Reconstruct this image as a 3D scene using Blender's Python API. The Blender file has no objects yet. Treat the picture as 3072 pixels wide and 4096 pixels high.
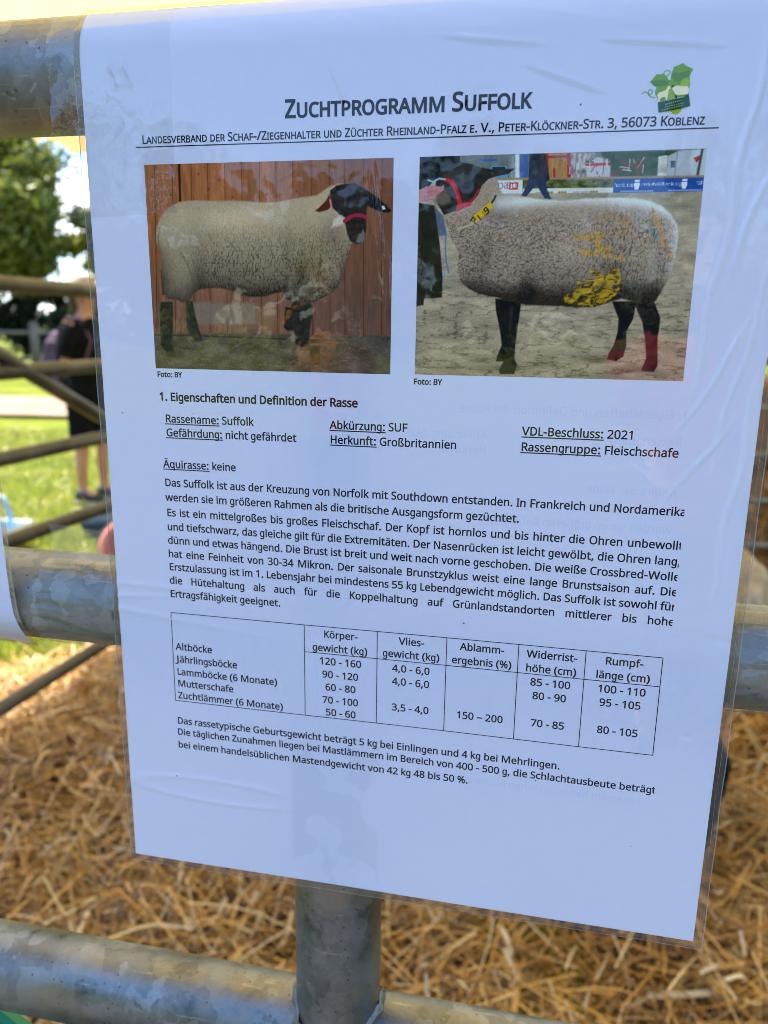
# A laminated breed notice taped to a galvanised sheep pen, straw bedding behind, show ground on the left.
import bpy, bmesh, math, random
import numpy as np
from mathutils import Vector, Matrix
from mathutils.geometry import delaunay_2d_cdt

scene = bpy.context.scene
rng = np.random.default_rng(7)
random.seed(7)
R = math.radians

# ------------------------------------------------------------------ camera
YAW, PITCH, ROLL = 0.1997, 0.2348, 0.0141
EYE = Vector((0.1478, -0.2419, -0.0925))
cam = bpy.data.cameras.new("camera")
cam_obj = bpy.data.objects.new("camera", cam)
scene.collection.objects.link(cam_obj)
f = Vector((-math.sin(YAW) * math.cos(PITCH), math.cos(YAW) * math.cos(PITCH), -math.sin(PITCH)))
r0 = Vector((math.cos(YAW), math.sin(YAW), 0))
u0 = r0.cross(f)
r = math.cos(ROLL) * r0 + math.sin(ROLL) * u0
u = -math.sin(ROLL) * r0 + math.cos(ROLL) * u0
cam_obj.matrix_world = Matrix(((r.x, u.x, -f.x, EYE.x), (r.y, u.y, -f.y, EYE.y), (r.z, u.z, -f.z, EYE.z), (0, 0, 0, 1)))
cam.sensor_fit = 'VERTICAL'
cam.sensor_height = 36.0
cam.lens = 3080 / 4096 * 36.0
cam.clip_start = 0.01
cam.clip_end = 600
cam.dof.use_dof = True
cam.dof.focus_distance = 0.246
cam.dof.aperture_fstop = 13.0
scene.camera = cam_obj

# ------------------------------------------------------------------ sky and sun
SUN_DIR = Vector((-0.484, 0.12, 1.0)).normalized()          # towards the sun: high on the left
SUN_EL = math.asin(SUN_DIR.z)
world = bpy.data.worlds.new("World")
scene.world = world
world.use_nodes = True
wn, wl = world.node_tree.nodes, world.node_tree.links
bg = wn['Background']
sky = wn.new('ShaderNodeTexSky')
sky.sky_type = 'NISHITA'
sky.sun_disc = False
sky.sun_elevation = SUN_EL
sky.sun_rotation = math.atan2(SUN_DIR.x, SUN_DIR.y)
sky.air_density = 1.0
sky.dust_density = 0.05
sky.ozone_density = 6.0
# fair-weather clouds
tc = wn.new('ShaderNodeTexCoord')
mp = wn.new('ShaderNodeMapping')
mp.inputs['Scale'].default_value = (1.0, 1.0, 2.6)
cn = wn.new('ShaderNodeTexNoise')
cn.inputs['Scale'].default_value = 3.1
cn.inputs['Detail'].default_value = 9
cn.inputs['Roughness'].default_value = 0.58
cr = wn.new('ShaderNodeValToRGB')
cr.color_ramp.elements[0].position = 0.595
cr.color_ramp.elements[1].position = 0.655
mix = wn.new('ShaderNodeMix')
mix.data_type = 'RGBA'
mix.inputs['B'].default_value = (11.0, 11.4, 12.2, 1)
wl.new(tc.outputs['Generated'], mp.inputs['Vector'])
wl.new(mp.outputs['Vector'], cn.inputs['Vector'])
# more cloud low down in the field's direction than behind the visitors
dp = wn.new('ShaderNodeVectorMath'); dp.operation = 'DOT_PRODUCT'; dp.inputs[1].default_value = (-0.50, 0.62, -0.55)
ma = wn.new('ShaderNodeMath'); ma.operation = 'MULTIPLY_ADD'; ma.inputs[1].default_value = 0.115
wl.new(tc.outputs['Generated'], dp.inputs[0]); wl.new(dp.outputs['Value'], ma.inputs[0]); wl.new(cn.outputs['Fac'], ma.inputs[2])
wl.new(ma.outputs['Value'], cr.inputs['Fac'])
wl.new(cr.outputs['Color'], mix.inputs['Factor'])
wl.new(sky.outputs['Color'], mix.inputs['A'])
wl.new(mix.outputs['Result'], bg.inputs['Color'])
bg.inputs['Strength'].default_value = 0.15

sun = bpy.data.lights.new("sun", 'SUN')
sun.energy = 5.0
sun.angle = R(0.53)
sun.color = (1.0, 0.93, 0.82)
sun_obj = bpy.data.objects.new("sun", sun)
sun_obj.rotation_euler = SUN_DIR.to_track_quat('Z', 'Y').to_euler()
sun_obj.location = SUN_DIR * 30
scene.collection.objects.link(sun_obj)

vs = scene.view_settings
vs.view_transform = 'Standard'
vs.look = 'None'
vs.exposure = 1.68
vs.gamma = 1
vs.use_curve_mapping = False
scene.cycles.filter_width = 0.85
scene.cycles.max_bounces = 8
scene.cycles.transparent_max_bounces = 16
scene.cycles.sample_clamp_indirect = 6
scene.cycles.caustics_reflective = False
scene.cycles.caustics_refractive = False

GZ = -1.42          # ground level (world z = 0 is the top edge of the notice)

# ------------------------------------------------------------------ helpers: objects
def link(o):
    scene.collection.objects.link(o)
    return o

def tag(o, label=None, cat=None, group=None, kind=None):
    if label: o['label'] = label
    if cat: o['category'] = cat
    if group: o['group'] = group
    if kind: o['kind'] = kind
    return o

def empty(name, loc, label, cat, group=None, rz=0.0):
    o = bpy.data.objects.new(name, None)
    o.empty_display_size = 0.05
    o.location = loc
    o.rotation_euler = (0, 0, rz)
    link(o)
    return tag(o, label, cat, group)

def mesh_obj(name, verts, faces, mat, parent=None, smooth=True, local=False, uv=None):
    """verts in world coordinates (or the parent's when local)"""
    me = bpy.data.meshes.new(name)
    v = np.asarray(verts, float).reshape(-1, 3)
    if parent is not None and not local:
        v = v - np.array(root_loc(parent))
    me.from_pydata(v.tolist(), [], [tuple(q) for q in faces])
    if mat is not None:
        for m in (mat if isinstance(mat, (list, tuple)) else [mat]):
            me.materials.append(m)
    if smooth:
        me.polygons.foreach_set('use_smooth', [True] * len(me.polygons))
    me.update()
    o = bpy.data.objects.new(name, me)
    if parent is not None:
        o.parent = parent
    return link(o)

def root_loc(o):
    p = Vector((0, 0, 0))
    while o is not None:
        p = p + Vector(o.location)
        o = o.parent
    return tuple(p)

class MB:
    """collects shapes into one mesh"""
    def __init__(self): self.v, self.f = [], []
    def add(self, verts, faces):
        n = len(self.v)
        self.v += [tuple(p) for p in verts]
        self.f += [tuple(i + n for i in q) for q in faces]
    def box(self, a, b, M=None):
        (x0, y0, z0), (x1, y1, z1) = a, b
        vs_ = [Vector(p) for p in ((x0,y0,z0),(x1,y0,z0),(x1,y1,z0),(x0,y1,z0),(x0,y0,z1),(x1,y0,z1),(x1,y1,z1),(x0,y1,z1))]
        if M is not None: vs_ = [M @ p for p in vs_]
        self.add(vs_, [(0,3,2,1),(4,5,6,7),(0,1,5,4),(1,2,6,5),(2,3,7,6),(3,0,4,7)])
    def tube(self, pts, rad, n=16, caps=True, squash=1.0):
        pts = [Vector(p) for p in pts]
        rr = rad if isinstance(rad, (list, tuple)) else [rad] * len(pts)
        rings = []
        ref = None
        for i, p in enumerate(pts):
            d = (pts[min(i + 1, len(pts) - 1)] - pts[max(i - 1, 0)]).normalized()
            if ref is None:
                ref = d.orthogonal().normalized()
            ref = (ref - d * ref.dot(d)).normalized()
            s = d.cross(ref)
            rings.append([p + (ref * math.cos(2 * math.pi * k / n) + s * math.sin(2 * math.pi * k / n) * squash) * rr[i] for k in range(n)])
        vv = [q for ring in rings for q in ring]
        ff = []
        for i in range(len(rings) - 1):
            for k in range(n):
                ff.append((i*n+k, i*n+(k+1)%n, (i+1)*n+(k+1)%n, (i+1)*n+k))
        if caps:
            ff.append(tuple(range(n))[::-1])
            ff.append(tuple((len(rings)-1)*n + k for k in range(n)))
        self.add(vv, ff)
    def loft(self, rings, caps=True, close=True):
        n = len(rings[0])
        vv = [q for ring in rings for q in ring]
        ff = []
        for i in range(len(rings) - 1):
            for k in range(n if close else n - 1):
                ff.append((i*n+k, i*n+(k+1)%n, (i+1)*n+(k+1)%n, (i+1)*n+k))
        if caps:
            ff.append(tuple(range(n))[::-1])
            ff.append(tuple((len(rings)-1)*n + k for k in range(n)))
        self.add(vv, ff)
    def build(self, name, mat, parent=None, smooth=True, local=False):
        return mesh_obj(name, self.v, self.f, mat, parent, smooth, local)

def ell(c, ax, ay, rx, ry, n=20):
    c, ax, ay = Vector(c), Vector(ax), Vector(ay)
    return [c + ax * (rx * math.cos(2*math.pi*k/n)) + ay * (ry * math.sin(2*math.pi*k/n)) for k in range(n)]

def smooth_by_angle(o, deg=40):
    me = o.data
    bm = bmesh.new(); bm.from_mesh(me)
    for e in bm.edges:
        if len(e.link_faces) == 2 and e.calc_face_angle(0) > R(deg): e.smooth = False
    bm.to_mesh(me); bm.free()

# ------------------------------------------------------------------ helpers: materials
def srgb(c):
    return tuple((x/255/12.92 if x/255 <= 0.04045 else ((x/255+0.055)/1.055)**2.4) for x in c[:3]) + (1,)

def new_mat(name):
    m = bpy.data.materials.new(name)
    m.use_nodes = True
    return m, m.node_tree.nodes, m.node_tree.links, m.node_tree.nodes['Principled BSDF']

def noise_mat(name, c0, c1, scale=8, rough=0.6, metal=0.0, bump=0.0, bscale=None, detail=6, lo=0.35, hi=0.65, spec=None, transl=0.0):
    m, n, l, b = new_mat(name)
    t = n.new('ShaderNodeTexCoord')
    q = n.new('ShaderNodeTexNoise'); q.inputs['Scale'].default_value = scale; q.inputs['Detail'].default_value = detail
    c = n.new('ShaderNodeValToRGB')
    c.color_ramp.elements[0].position, c.color_ramp.elements[1].position = lo, hi
    c.color_ramp.elements[0].color, c.color_ramp.elements[1].color = c0, c1
    l.new(t.outputs['Object'], q.inputs['Vector']); l.new(q.outputs['Fac'], c.inputs['Fac']); l.new(c.outputs['Color'], b.inputs['Base Color'])
    b.inputs['Roughness'].default_value = rough; b.inputs['Metallic'].default_value = metal
    if spec is not None: b.inputs['Specular IOR Level'].default_value = spec
    if bump:
        q2 = n.new('ShaderNodeTexNoise'); q2.inputs['Scale'].default_value = bscale or scale * 4; q2.inputs['Detail'].default_value = 8
        bp = n.new('ShaderNodeBump'); bp.inputs['Strength'].default_value = bump; bp.inputs['Distance'].default_value = 0.01
        l.new(t.outputs['Object'], q2.inputs['Vector']); l.new(q2.outputs['Fac'], bp.inputs['Height']); l.new(bp.outputs['Normal'], b.inputs['Normal'])
    if transl:
        add_translucent(m, c.outputs['Color'], transl)
    return m

def add_translucent(m, col_socket, fac):
    n, l = m.node_tree.nodes, m.node_tree.links
    b = n['Principled BSDF']; out = n['Material Output']
    tr = n.new('ShaderNodeBsdfTranslucent'); mx = n.new('ShaderNodeMixShader'); mx.inputs['Fac'].default_value = fac
    if col_socket is not None: l.new(col_socket, tr.inputs['Color'])
    l.new(b.outputs['BSDF'], mx.inputs[1]); l.new(tr.outputs['BSDF'], mx.inputs[2]); l.new(mx.outputs['Shader'], out.inputs['Surface'])
    return tr, mx

def attr_mat(name, rough=0.6, transl=0.0, spec=0.3, attr='col'):
    m, n, l, b = new_mat(name)
    a = n.new('ShaderNodeAttribute'); a.attribute_name = attr
    l.new(a.outputs['Color'], b.inputs['Base Color'])
    b.inputs['Roughness'].default_value = rough; b.inputs['Specular IOR Level'].default_value = spec
    if transl: add_translucent(m, a.outputs['Color'], transl)
    return m

def set_cols(me, cols, name='col'):
    """cols: (n_verts, 3) linear"""
    a = me.color_attributes.new(name, 'FLOAT_COLOR', 'POINT')
    c = np.ones((len(me.vertices), 4), np.float32); c[:, :3] = cols
    a.data.foreach_set('color', c.ravel())

# galvanised steel: zinc spangles, dull stains, fine specks
def galv_mat():
    m, n, l, b = new_mat('galvanised_steel')
    t = n.new('ShaderNodeTexCoord')
    mpn = n.new('ShaderNodeMapping'); mpn.inputs['Scale'].default_value = (1.0, 1.0, 0.62)
    wob = n.new('ShaderNodeTexNoise'); wob.inputs['Scale'].default_value = 70; wob.inputs['Detail'].default_value = 4
    vadd = n.new('ShaderNodeVectorMath'); vadd.operation = 'MULTIPLY_ADD'; vadd.inputs[1].default_value = (0.035, 0.035, 0.035)
    l.new(t.outputs['Object'], mpn.inputs['Vector']); l.new(t.outputs['Object'], wob.inputs['Vector'])
    l.new(wob.outputs['Color'], vadd.inputs[0]); l.new(mpn.outputs['Vector'], vadd.inputs[2])
    vo = n.new('ShaderNodeTexVoronoi'); vo.inputs['Scale'].default_value = 95
    l.new(vadd.outputs['Vector'], vo.inputs['Vector'])
    sep = n.new('ShaderNodeSeparateColor'); l.new(vo.outputs['Color'], sep.inputs['Color'])
    no = n.new('ShaderNodeTexNoise'); no.inputs['Scale'].default_value = 44; no.inputs['Detail'].default_value = 10; no.inputs['Roughness'].default_value = 0.72
    l.new(t.outputs['Object'], no.inputs['Vector'])
    mxv = n.new('ShaderNodeMath'); mxv.operation = 'MULTIPLY_ADD'; mxv.inputs[1].default_value = 0.24
    l.new(sep.outputs[0], mxv.inputs[0]); l.new(no.outputs['Fac'], mxv.inputs[2])
    cr_ = n.new('ShaderNodeValToRGB')
    cr_.color_ramp.elements[0].position = 0.36; cr_.color_ramp.elements[0].color = (0.085, 0.085, 0.078, 1)
    cr_.color_ramp.elements[1].position = 0.86; cr_.color_ramp.elements[1].color = (0.31, 0.32, 0.32, 1)
    l.new(mxv.outputs['Value'], cr_.inputs['Fac'])
    # dull stains
    st = n.new('ShaderNodeTexNoise'); st.inputs['Scale'].default_value = 14; st.inputs['Detail'].default_value = 10; st.inputs['Roughness'].default_value = 0.7
    l.new(t.outputs['Object'], st.inputs['Vector'])
    sr = n.new('ShaderNodeValToRGB'); sr.color_ramp.elements[0].position = 0.53; sr.color_ramp.elements[1].position = 0.62
    l.new(st.outputs['Fac'], sr.inputs['Fac'])
    mx1 = n.new('ShaderNodeMix'); mx1.data_type = 'RGBA'; mx1.inputs['B'].default_value = (0.26, 0.23, 0.18, 1)
    sm = n.new('ShaderNodeMath'); sm.operation = 'MULTIPLY'; sm.inputs[1].default_value = 0.8
    l.new(sr.outputs['Color'], sm.inputs[0]); l.new(sm.outputs['Value'], mx1.inputs['Factor']); l.new(cr_.outputs['Color'], mx1.inputs['A'])
    # specks
    sp = n.new('ShaderNodeTexVoronoi'); sp.inputs['Scale'].default_value = 260
    l.new(t.outputs['Object'], sp.inputs['Vector'])
    spr = n.new('ShaderNodeValToRGB'); spr.color_ramp.elements[0].position = 0.10; spr.color_ramp.elements[1].position = 0.16
    spr.color_ramp.elements[0].color = (1, 1, 1, 1); spr.color_ramp.elements[1].color = (0, 0, 0, 1)
    l.new(sp.outputs['Distance'], spr.inputs['Fac'])
    gate_ = n.new('ShaderNodeMath'); gate_.operation = 'GREATER_THAN'; gate_.inputs[1].default_value = 0.55
    sps = n.new('ShaderNodeSeparateColor'); l.new(sp.outputs['Color'], sps.inputs['Color']); l.new(sps.outputs[1], gate_.inputs[0])
    spm = n.new('ShaderNodeMath'); spm.operation = 'MULTIPLY'; l.new(spr.outputs['Color'], spm.inputs[0]); l.new(gate_.outputs['Value'], spm.inputs[1])
    mx2 = n.new('ShaderNodeMix'); mx2.data_type = 'RGBA'; mx2.inputs['B'].default_value = (0.10, 0.09, 0.08, 1)
    l.new(spm.outputs['Value'], mx2.inputs['Factor']); l.new(mx1.outputs['Result'], mx2.inputs['A'])
    l.new(mx2.outputs['Result'], b.inputs['Base Color'])
    b.inputs['Metallic'].default_value = 0.82
    # fine scratches along and across the tube, and rubbed bright patches
    ms = n.new('ShaderNodeMapping'); ms.inputs['Scale'].default_value = (14, 90, 260); ms.inputs['Rotation'].default_value = (0, 0.5, 0.2)
    sc_ = n.new('ShaderNodeTexNoise'); sc_.inputs['Scale'].default_value = 3.0; sc_.inputs['Detail'].default_value = 6; sc_.inputs['Roughness'].default_value = 0.75
    l.new(t.outputs['Object'], ms.inputs['Vector']); l.new(ms.outputs['Vector'], sc_.inputs['Vector'])
    scr = n.new('ShaderNodeValToRGB'); scr.color_ramp.elements[0].position = 0.60; scr.color_ramp.elements[1].position = 0.68; l.new(sc_.outputs['Fac'], scr.inputs['Fac'])
    mx3 = n.new('ShaderNodeMix'); mx3.data_type = 'RGBA'; mx3.inputs['B'].default_value = (0.46, 0.45, 0.42, 1)
    s3 = n.new('ShaderNodeMath'); s3.operation = 'MULTIPLY'; s3.inputs[1].default_value = 0.45; l.new(scr.outputs['Color'], s3.inputs[0]); l.new(s3.outputs['Value'], mx3.inputs['Factor'])
    l.new(mx2.outputs['Result'], mx3.inputs['A']); l.new(mx3.outputs['Result'], b.inputs['Base Color'])
    rr_ = n.new('ShaderNodeMapRange'); rr_.inputs['To Min'].default_value = 0.20; rr_.inputs['To Max'].default_value = 0.62; rr_.inputs['From Min'].default_value = 0.3; rr_.inputs['From Max'].default_value = 0.7
    l.new(no.outputs['Fac'], rr_.inputs['Value']); l.new(rr_.outputs['Result'], b.inputs['Roughness'])
    bp = n.new('ShaderNodeBump'); bp.inputs['Strength'].default_value = 0.5; bp.inputs['Distance'].default_value = 0.001
    l.new(no.outputs['Fac'], bp.inputs['Height']); l.new(bp.outputs['Normal'], b.inputs['Normal'])
    return m

GALV = galv_mat()

# laminating film on the printed face: a clear coat with shallow wrinkles of its own
def laminate(m, transl=0.0, col=None):
    n, l = m.node_tree.nodes, m.node_tree.links
    b = n['Principled BSDF']
    b.inputs['Coat Weight'].default_value = 1.0
    b.inputs['Coat Roughness'].default_value = 0.035
    b.inputs['Coat IOR'].default_value = 1.47
    b.inputs['Specular IOR Level'].default_value = 0.15
    b.inputs['Roughness'].default_value = 0.8
    g = n.new('ShaderNodeNewGeometry')
    q = n.new('ShaderNodeTexNoise'); q.inputs['Scale'].default_value = 45; q.inputs['Detail'].default_value = 3; q.inputs['Roughness'].default_value = 0.45
    bp = n.new('ShaderNodeBump'); bp.inputs['Strength'].default_value = 0.5; bp.inputs['Distance'].default_value = 0.0008
    l.new(g.outputs['Position'], q.inputs['Vector']); l.new(q.outputs['Fac'], bp.inputs['Height']); l.new(bp.outputs['Normal'], b.inputs['Coat Normal'])
    return m

def film_mat(name, tint, gloss_rough=0.06, wrinkle=0.4, scale=60, milky=0.0, gloss_max=0.35):
    """clear plastic film: lets light through, shines by Fresnel"""
    m, n, l, b = new_mat(name)
    out = n['Material Output']; n.remove(b)
    tr = n.new('ShaderNodeBsdfTransparent'); tr.inputs['Color'].default_value = tint
    gl = n.new('ShaderNodeBsdfGlossy'); gl.inputs['Roughness'].default_value = gloss_rough
    fr = n.new('ShaderNodeFresnel'); fr.inputs['IOR'].default_value = 1.5
    t = n.new('ShaderNodeNewGeometry')
    q = n.new('ShaderNodeTexNoise'); q.inputs['Scale'].default_value = scale; q.inputs['Detail'].default_value = 5
    bp = n.new('ShaderNodeBump'); bp.inputs['Strength'].default_value = wrinkle; bp.inputs['Distance'].default_value = 0.002
    l.new(t.outputs['Position'], q.inputs['Vector']); l.new(q.outputs['Fac'], bp.inputs['Height'])
    l.new(bp.outputs['Normal'], gl.inputs['Normal']); l.new(bp.outputs['Normal'], fr.inputs['Normal'])
    mul = n.new('ShaderNodeMath'); mul.operation = 'MULTIPLY_ADD'; mul.inputs[1].default_value = 1.2; mul.inputs[2].default_value = 0.01; mul.use_clamp = True
    l.new(fr.outputs['Fac'], mul.inputs[0])
    cap = n.new('ShaderNodeMath'); cap.operation = 'MINIMUM'; cap.inputs[1].default_value = gloss_max; l.new(mul.outputs['Value'], cap.inputs[0])
    mx = n.new('ShaderNodeMixShader')
    l.new(cap.outputs['Value'], mx.inputs['Fac']); l.new(tr.outputs['BSDF'], mx.inputs[1]); l.new(gl.outputs['BSDF'], mx.inputs[2])
    last = mx
    if milky:
        d = n.new('ShaderNodeBsdfDiffuse'); d.inputs['Color'].default_value = (0.8, 0.8, 0.76, 1)
        m2 = n.new('ShaderNodeMixShader'); m2.inputs['Fac'].default_value = milky
        l.new(mx.outputs['Shader'], m2.inputs[1]); l.new(d.outputs['BSDF'], m2.inputs[2]); last = m2
    l.new(last.outputs['Shader'], out.inputs['Surface'])
    return m

# ------------------------------------------------------------------ the notice: surface it lies on (mm, v runs down from the top edge)
PW, PV0, PV1 = 210.0, -4.3, 297.4
def bump_h(x, v):
    """height of the sheet towards the reader, mm: blisters, creases and a gentle sag"""
    x, v = np.asarray(x, float), np.asarray(v, float)
    h = 0.16 * np.sin(x / 31 + 0.6) * np.sin(v / 37 + 1.1) + 0.10 * np.sin(x / 19 + v / 43)
    # blister under the film near the lower left corner
    e = np.sqrt(((x - 36) / 33) ** 2 + ((v - 264.5 - 0.02 * (x - 36)) / 4.6) ** 2)
    h = h + 0.30 * np.exp(-((e - 1) / 0.20) ** 2) * (0.45 + 0.55 * (x < 60))
    # pull creases from the tape at the middle rail
    for (xc, vc, s, a, w, L) in ((0, 184, 0.02, 0.34, 1.1, 34), (0, 189, -0.07, 0.30, 0.9, 26), (0, 194, 0.10, 0.32, 1.3, 48), (210, 187, 0.12, -0.22, 1.4, 30)):
        d = v - (vc + s * (x - xc))
        h = h + a * np.exp(-(d / w) ** 2) * np.exp(-np.abs(x - xc) / L)
    # slack film along the right margin
    for (xa, va, sl, a, w, l0, l1) in ((198, 40, -0.30, 0.50, 0.8, 12, 105), (202, 60, -0.9, 0.45, 0.7, 36, 78), (205.5, 90, -0.5, 0.45, 0.7, 60, 124), (197, 104, -1.5, 0.45, 0.8, 92, 116), (195, 130, -1.8, 0.36, 0.8, 118, 140), (206, 135, -0.25, 0.36, 1.0, 108, 170)):
        d = x - (xa + sl * (v - va) * 0.35 + 0.8 * np.sin(v / 6.0 + xa))
        wnd = 1 / (1 + np.exp(-(v - l0) / 3)) / (1 + np.exp((v - l1) / 3))
        h = h + a * np.exp(-(d / w) ** 2) * wnd
    # short folds in the upper half
    for (xa, va, ang, a, w, L) in ((83, 22, 1.15, 0.3, 0.8, 7), (126, 13, 0.12, 0.25, 0.8, 16), (172, 16, 0.1, 0.3, 0.9, 13), (96, 62, 1.45, 0.3, 1.0, 14), (150, 24.5, 0.35, 0.26, 0.7, 9), (150, 8, 0.2, 0.25, 0.8, 18), (10, 14, 1.2, 0.25, 0.8, 4), (15, 14.5, 1.2, 0.25, 0.8, 4)):
        ca, sa = math.cos(ang), math.sin(ang)
        p, q = (x - xa) * ca + (v - va) * sa, -(x - xa) * sa + (v - va) * ca
        h = h + a * np.exp(-(q / w) ** 2) * np.exp(-(p / L) ** 2)
    return h

def surf(x, v, lift=0.0):
    x, v = np.asarray(x, float), np.asarray(v, float)
    h = bump_h(x, v) * np.clip((v - 2) / 14, 0, 1) + lift
    th = np.clip((11.5 - v) / 18.5, 0, None)
    y = np.where(v >= 11.5, -h, 18.5 - (18.5 + h) * np.cos(th))
    z = np.where(v >= 11.5, -v, -11.5 + (18.5 + h) * np.sin(th))
    return np.stack([x + 0 * v, y, z], -1) / 1000.0

def sheet_grid(x0, x1, v0, v1, nx, nv, lift=0.0):
    X, V = np.meshgrid(np.linspace(x0, x1, nx), np.linspace(v0, v1, nv))
    p = surf(X.ravel(), V.ravel(), lift)
    a = np.arange(nx * nv).reshape(nv, nx)
    q = np.stack([a[1:, :-1], a[1:, 1:], a[:-1, 1:], a[:-1, :-1]], -1).reshape(-1, 4)
    return p, q, X.ravel(), V.ravel()

notice = empty('notice', (0, 0, -PV1 / 1000), 'large white laminated notice with two sheep photographs, taped to the galvanised rails in front', 'notice')

paper_m, n_, l_, b_ = new_mat('white_paper')
tcx = n_.new('ShaderNodeNewGeometry'); q_ = n_.new('ShaderNodeTexNoise'); q_.inputs['Scale'].default_value = 260; q_.inputs['Detail'].default_value = 5
c_ = n_.new('ShaderNodeValToRGB'); c_.color_ramp.elements[0].color = (0.745, 0.745, 0.845, 1); c_.color_ramp.elements[1].color = (0.78, 0.775, 0.87, 1)
l_.new(tcx.outputs['Position'], q_.inputs['Vector']); l_.new(q_.outputs['Fac'], c_.inputs['Fac'])
# grey blotches in front of the post and specks of dirt under the film
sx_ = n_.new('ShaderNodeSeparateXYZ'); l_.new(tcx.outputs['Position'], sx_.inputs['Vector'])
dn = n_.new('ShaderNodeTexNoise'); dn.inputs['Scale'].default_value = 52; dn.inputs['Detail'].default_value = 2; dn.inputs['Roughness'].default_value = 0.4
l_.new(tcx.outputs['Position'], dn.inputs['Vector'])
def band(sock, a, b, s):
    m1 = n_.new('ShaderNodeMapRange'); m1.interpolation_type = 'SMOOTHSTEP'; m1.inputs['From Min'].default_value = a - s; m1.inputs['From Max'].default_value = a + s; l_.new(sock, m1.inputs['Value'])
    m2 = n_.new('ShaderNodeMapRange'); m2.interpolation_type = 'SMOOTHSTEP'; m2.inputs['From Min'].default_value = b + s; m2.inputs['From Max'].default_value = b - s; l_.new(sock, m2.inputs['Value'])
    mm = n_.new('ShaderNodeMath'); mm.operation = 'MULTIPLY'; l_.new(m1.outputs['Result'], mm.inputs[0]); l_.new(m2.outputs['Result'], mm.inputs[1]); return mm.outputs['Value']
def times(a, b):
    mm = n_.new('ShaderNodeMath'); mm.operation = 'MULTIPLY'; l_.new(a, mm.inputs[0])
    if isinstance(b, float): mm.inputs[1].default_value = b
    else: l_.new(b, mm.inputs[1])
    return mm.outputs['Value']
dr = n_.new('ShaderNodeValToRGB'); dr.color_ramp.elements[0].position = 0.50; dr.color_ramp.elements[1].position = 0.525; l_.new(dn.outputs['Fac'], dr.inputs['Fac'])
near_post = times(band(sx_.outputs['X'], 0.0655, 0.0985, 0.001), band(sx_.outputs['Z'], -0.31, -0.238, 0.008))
grey_blots = times(times(near_post, dr.outputs['Color']), 0.34)
sp_ = n_.new('ShaderNodeTexVoronoi'); sp_.inputs['Scale'].default_value = 150; l_.new(tcx.outputs['Position'], sp_.inputs['Vector'])
spr_ = n_.new('ShaderNodeMath'); spr_.operation = 'LESS_THAN'; spr_.inputs[1].default_value = 0.045; l_.new(sp_.outputs['Distance'], spr_.inputs[0])
spk = n_.new('ShaderNodeSeparateColor'); l_.new(sp_.outputs['Color'], spk.inputs['Color'])
spg = n_.new('ShaderNodeMath'); spg.operation = 'GREATER_THAN'; spg.inputs[1].default_value = 0.93; l_.new(spk.outputs[0], spg.inputs[0])
speck = times(spr_.outputs['Value'], spg.outputs['Value'])
ca_ = n_.new('ShaderNodeMix'); ca_.data_type = 'RGBA'; ca_.inputs['B'].default_value = (0.60, 0.62, 0.69, 1); l_.new(grey_blots, ca_.inputs['Factor']); l_.new(c_.outputs['Color'], ca_.inputs['A'])
cb_ = n_.new('ShaderNodeMix'); cb_.data_type = 'RGBA'; cb_.inputs['B'].default_value = (0.12, 0.11, 0.10, 1); l_.new(speck, cb_.inputs['Factor']); l_.new(ca_.outputs['Result'], cb_.inputs['A'])
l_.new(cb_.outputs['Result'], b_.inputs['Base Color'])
laminate(paper_m)
tr_, mx_ = add_translucent(paper_m, c_.outputs['Color'], 0.06)

p, q, _, _ = sheet_grid(0, PW, PV0, PV1, 421, 561)
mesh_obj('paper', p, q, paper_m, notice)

# clear welded border of the laminating pouch
border_m = film_mat('clear_pouch_border', (0.80, 0.73, 0.56, 1), 0.08, 0.9, 140, milky=0.04)
bb = MB()
def border(xs, vs):
    nx, nv = len(xs), len(vs)
    X, V = np.meshgrid(xs, vs)
    pp = surf(X.ravel(), V.ravel(), 0.02)
    # the welded seam is wavy and stands a little off the sheet
    pp[:, 1] += 0.00022 * np.sin(pp[:, 2] * 190 + pp[:, 0] * 120) - 0.0001
    a = np.arange(nx * nv).reshape(nv, nx)
    qq = np.stack([a[1:, :-1], a[1:, 1:], a[:-1, 1:], a[:-1, :-1]], -1).reshape(-1, 4)
    bb.add(pp.tolist(), qq.tolist())
vv = np.linspace(-8.2, 299.9, 200)
border(np.linspace(-2.0, -0.02, 5), vv)
border(np.linspace(PW + 0.02, PW + 2.8, 6), vv)
border(np.linspace(0, PW, 100), np.linspace(-8.2, PV0 - 0.02, 6))
border(np.linspace(0, PW, 100), np.linspace(PV1 + 0.02, PV1 + 2.5, 5))
bb.build('pouch_border', border_m, notice)
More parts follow.
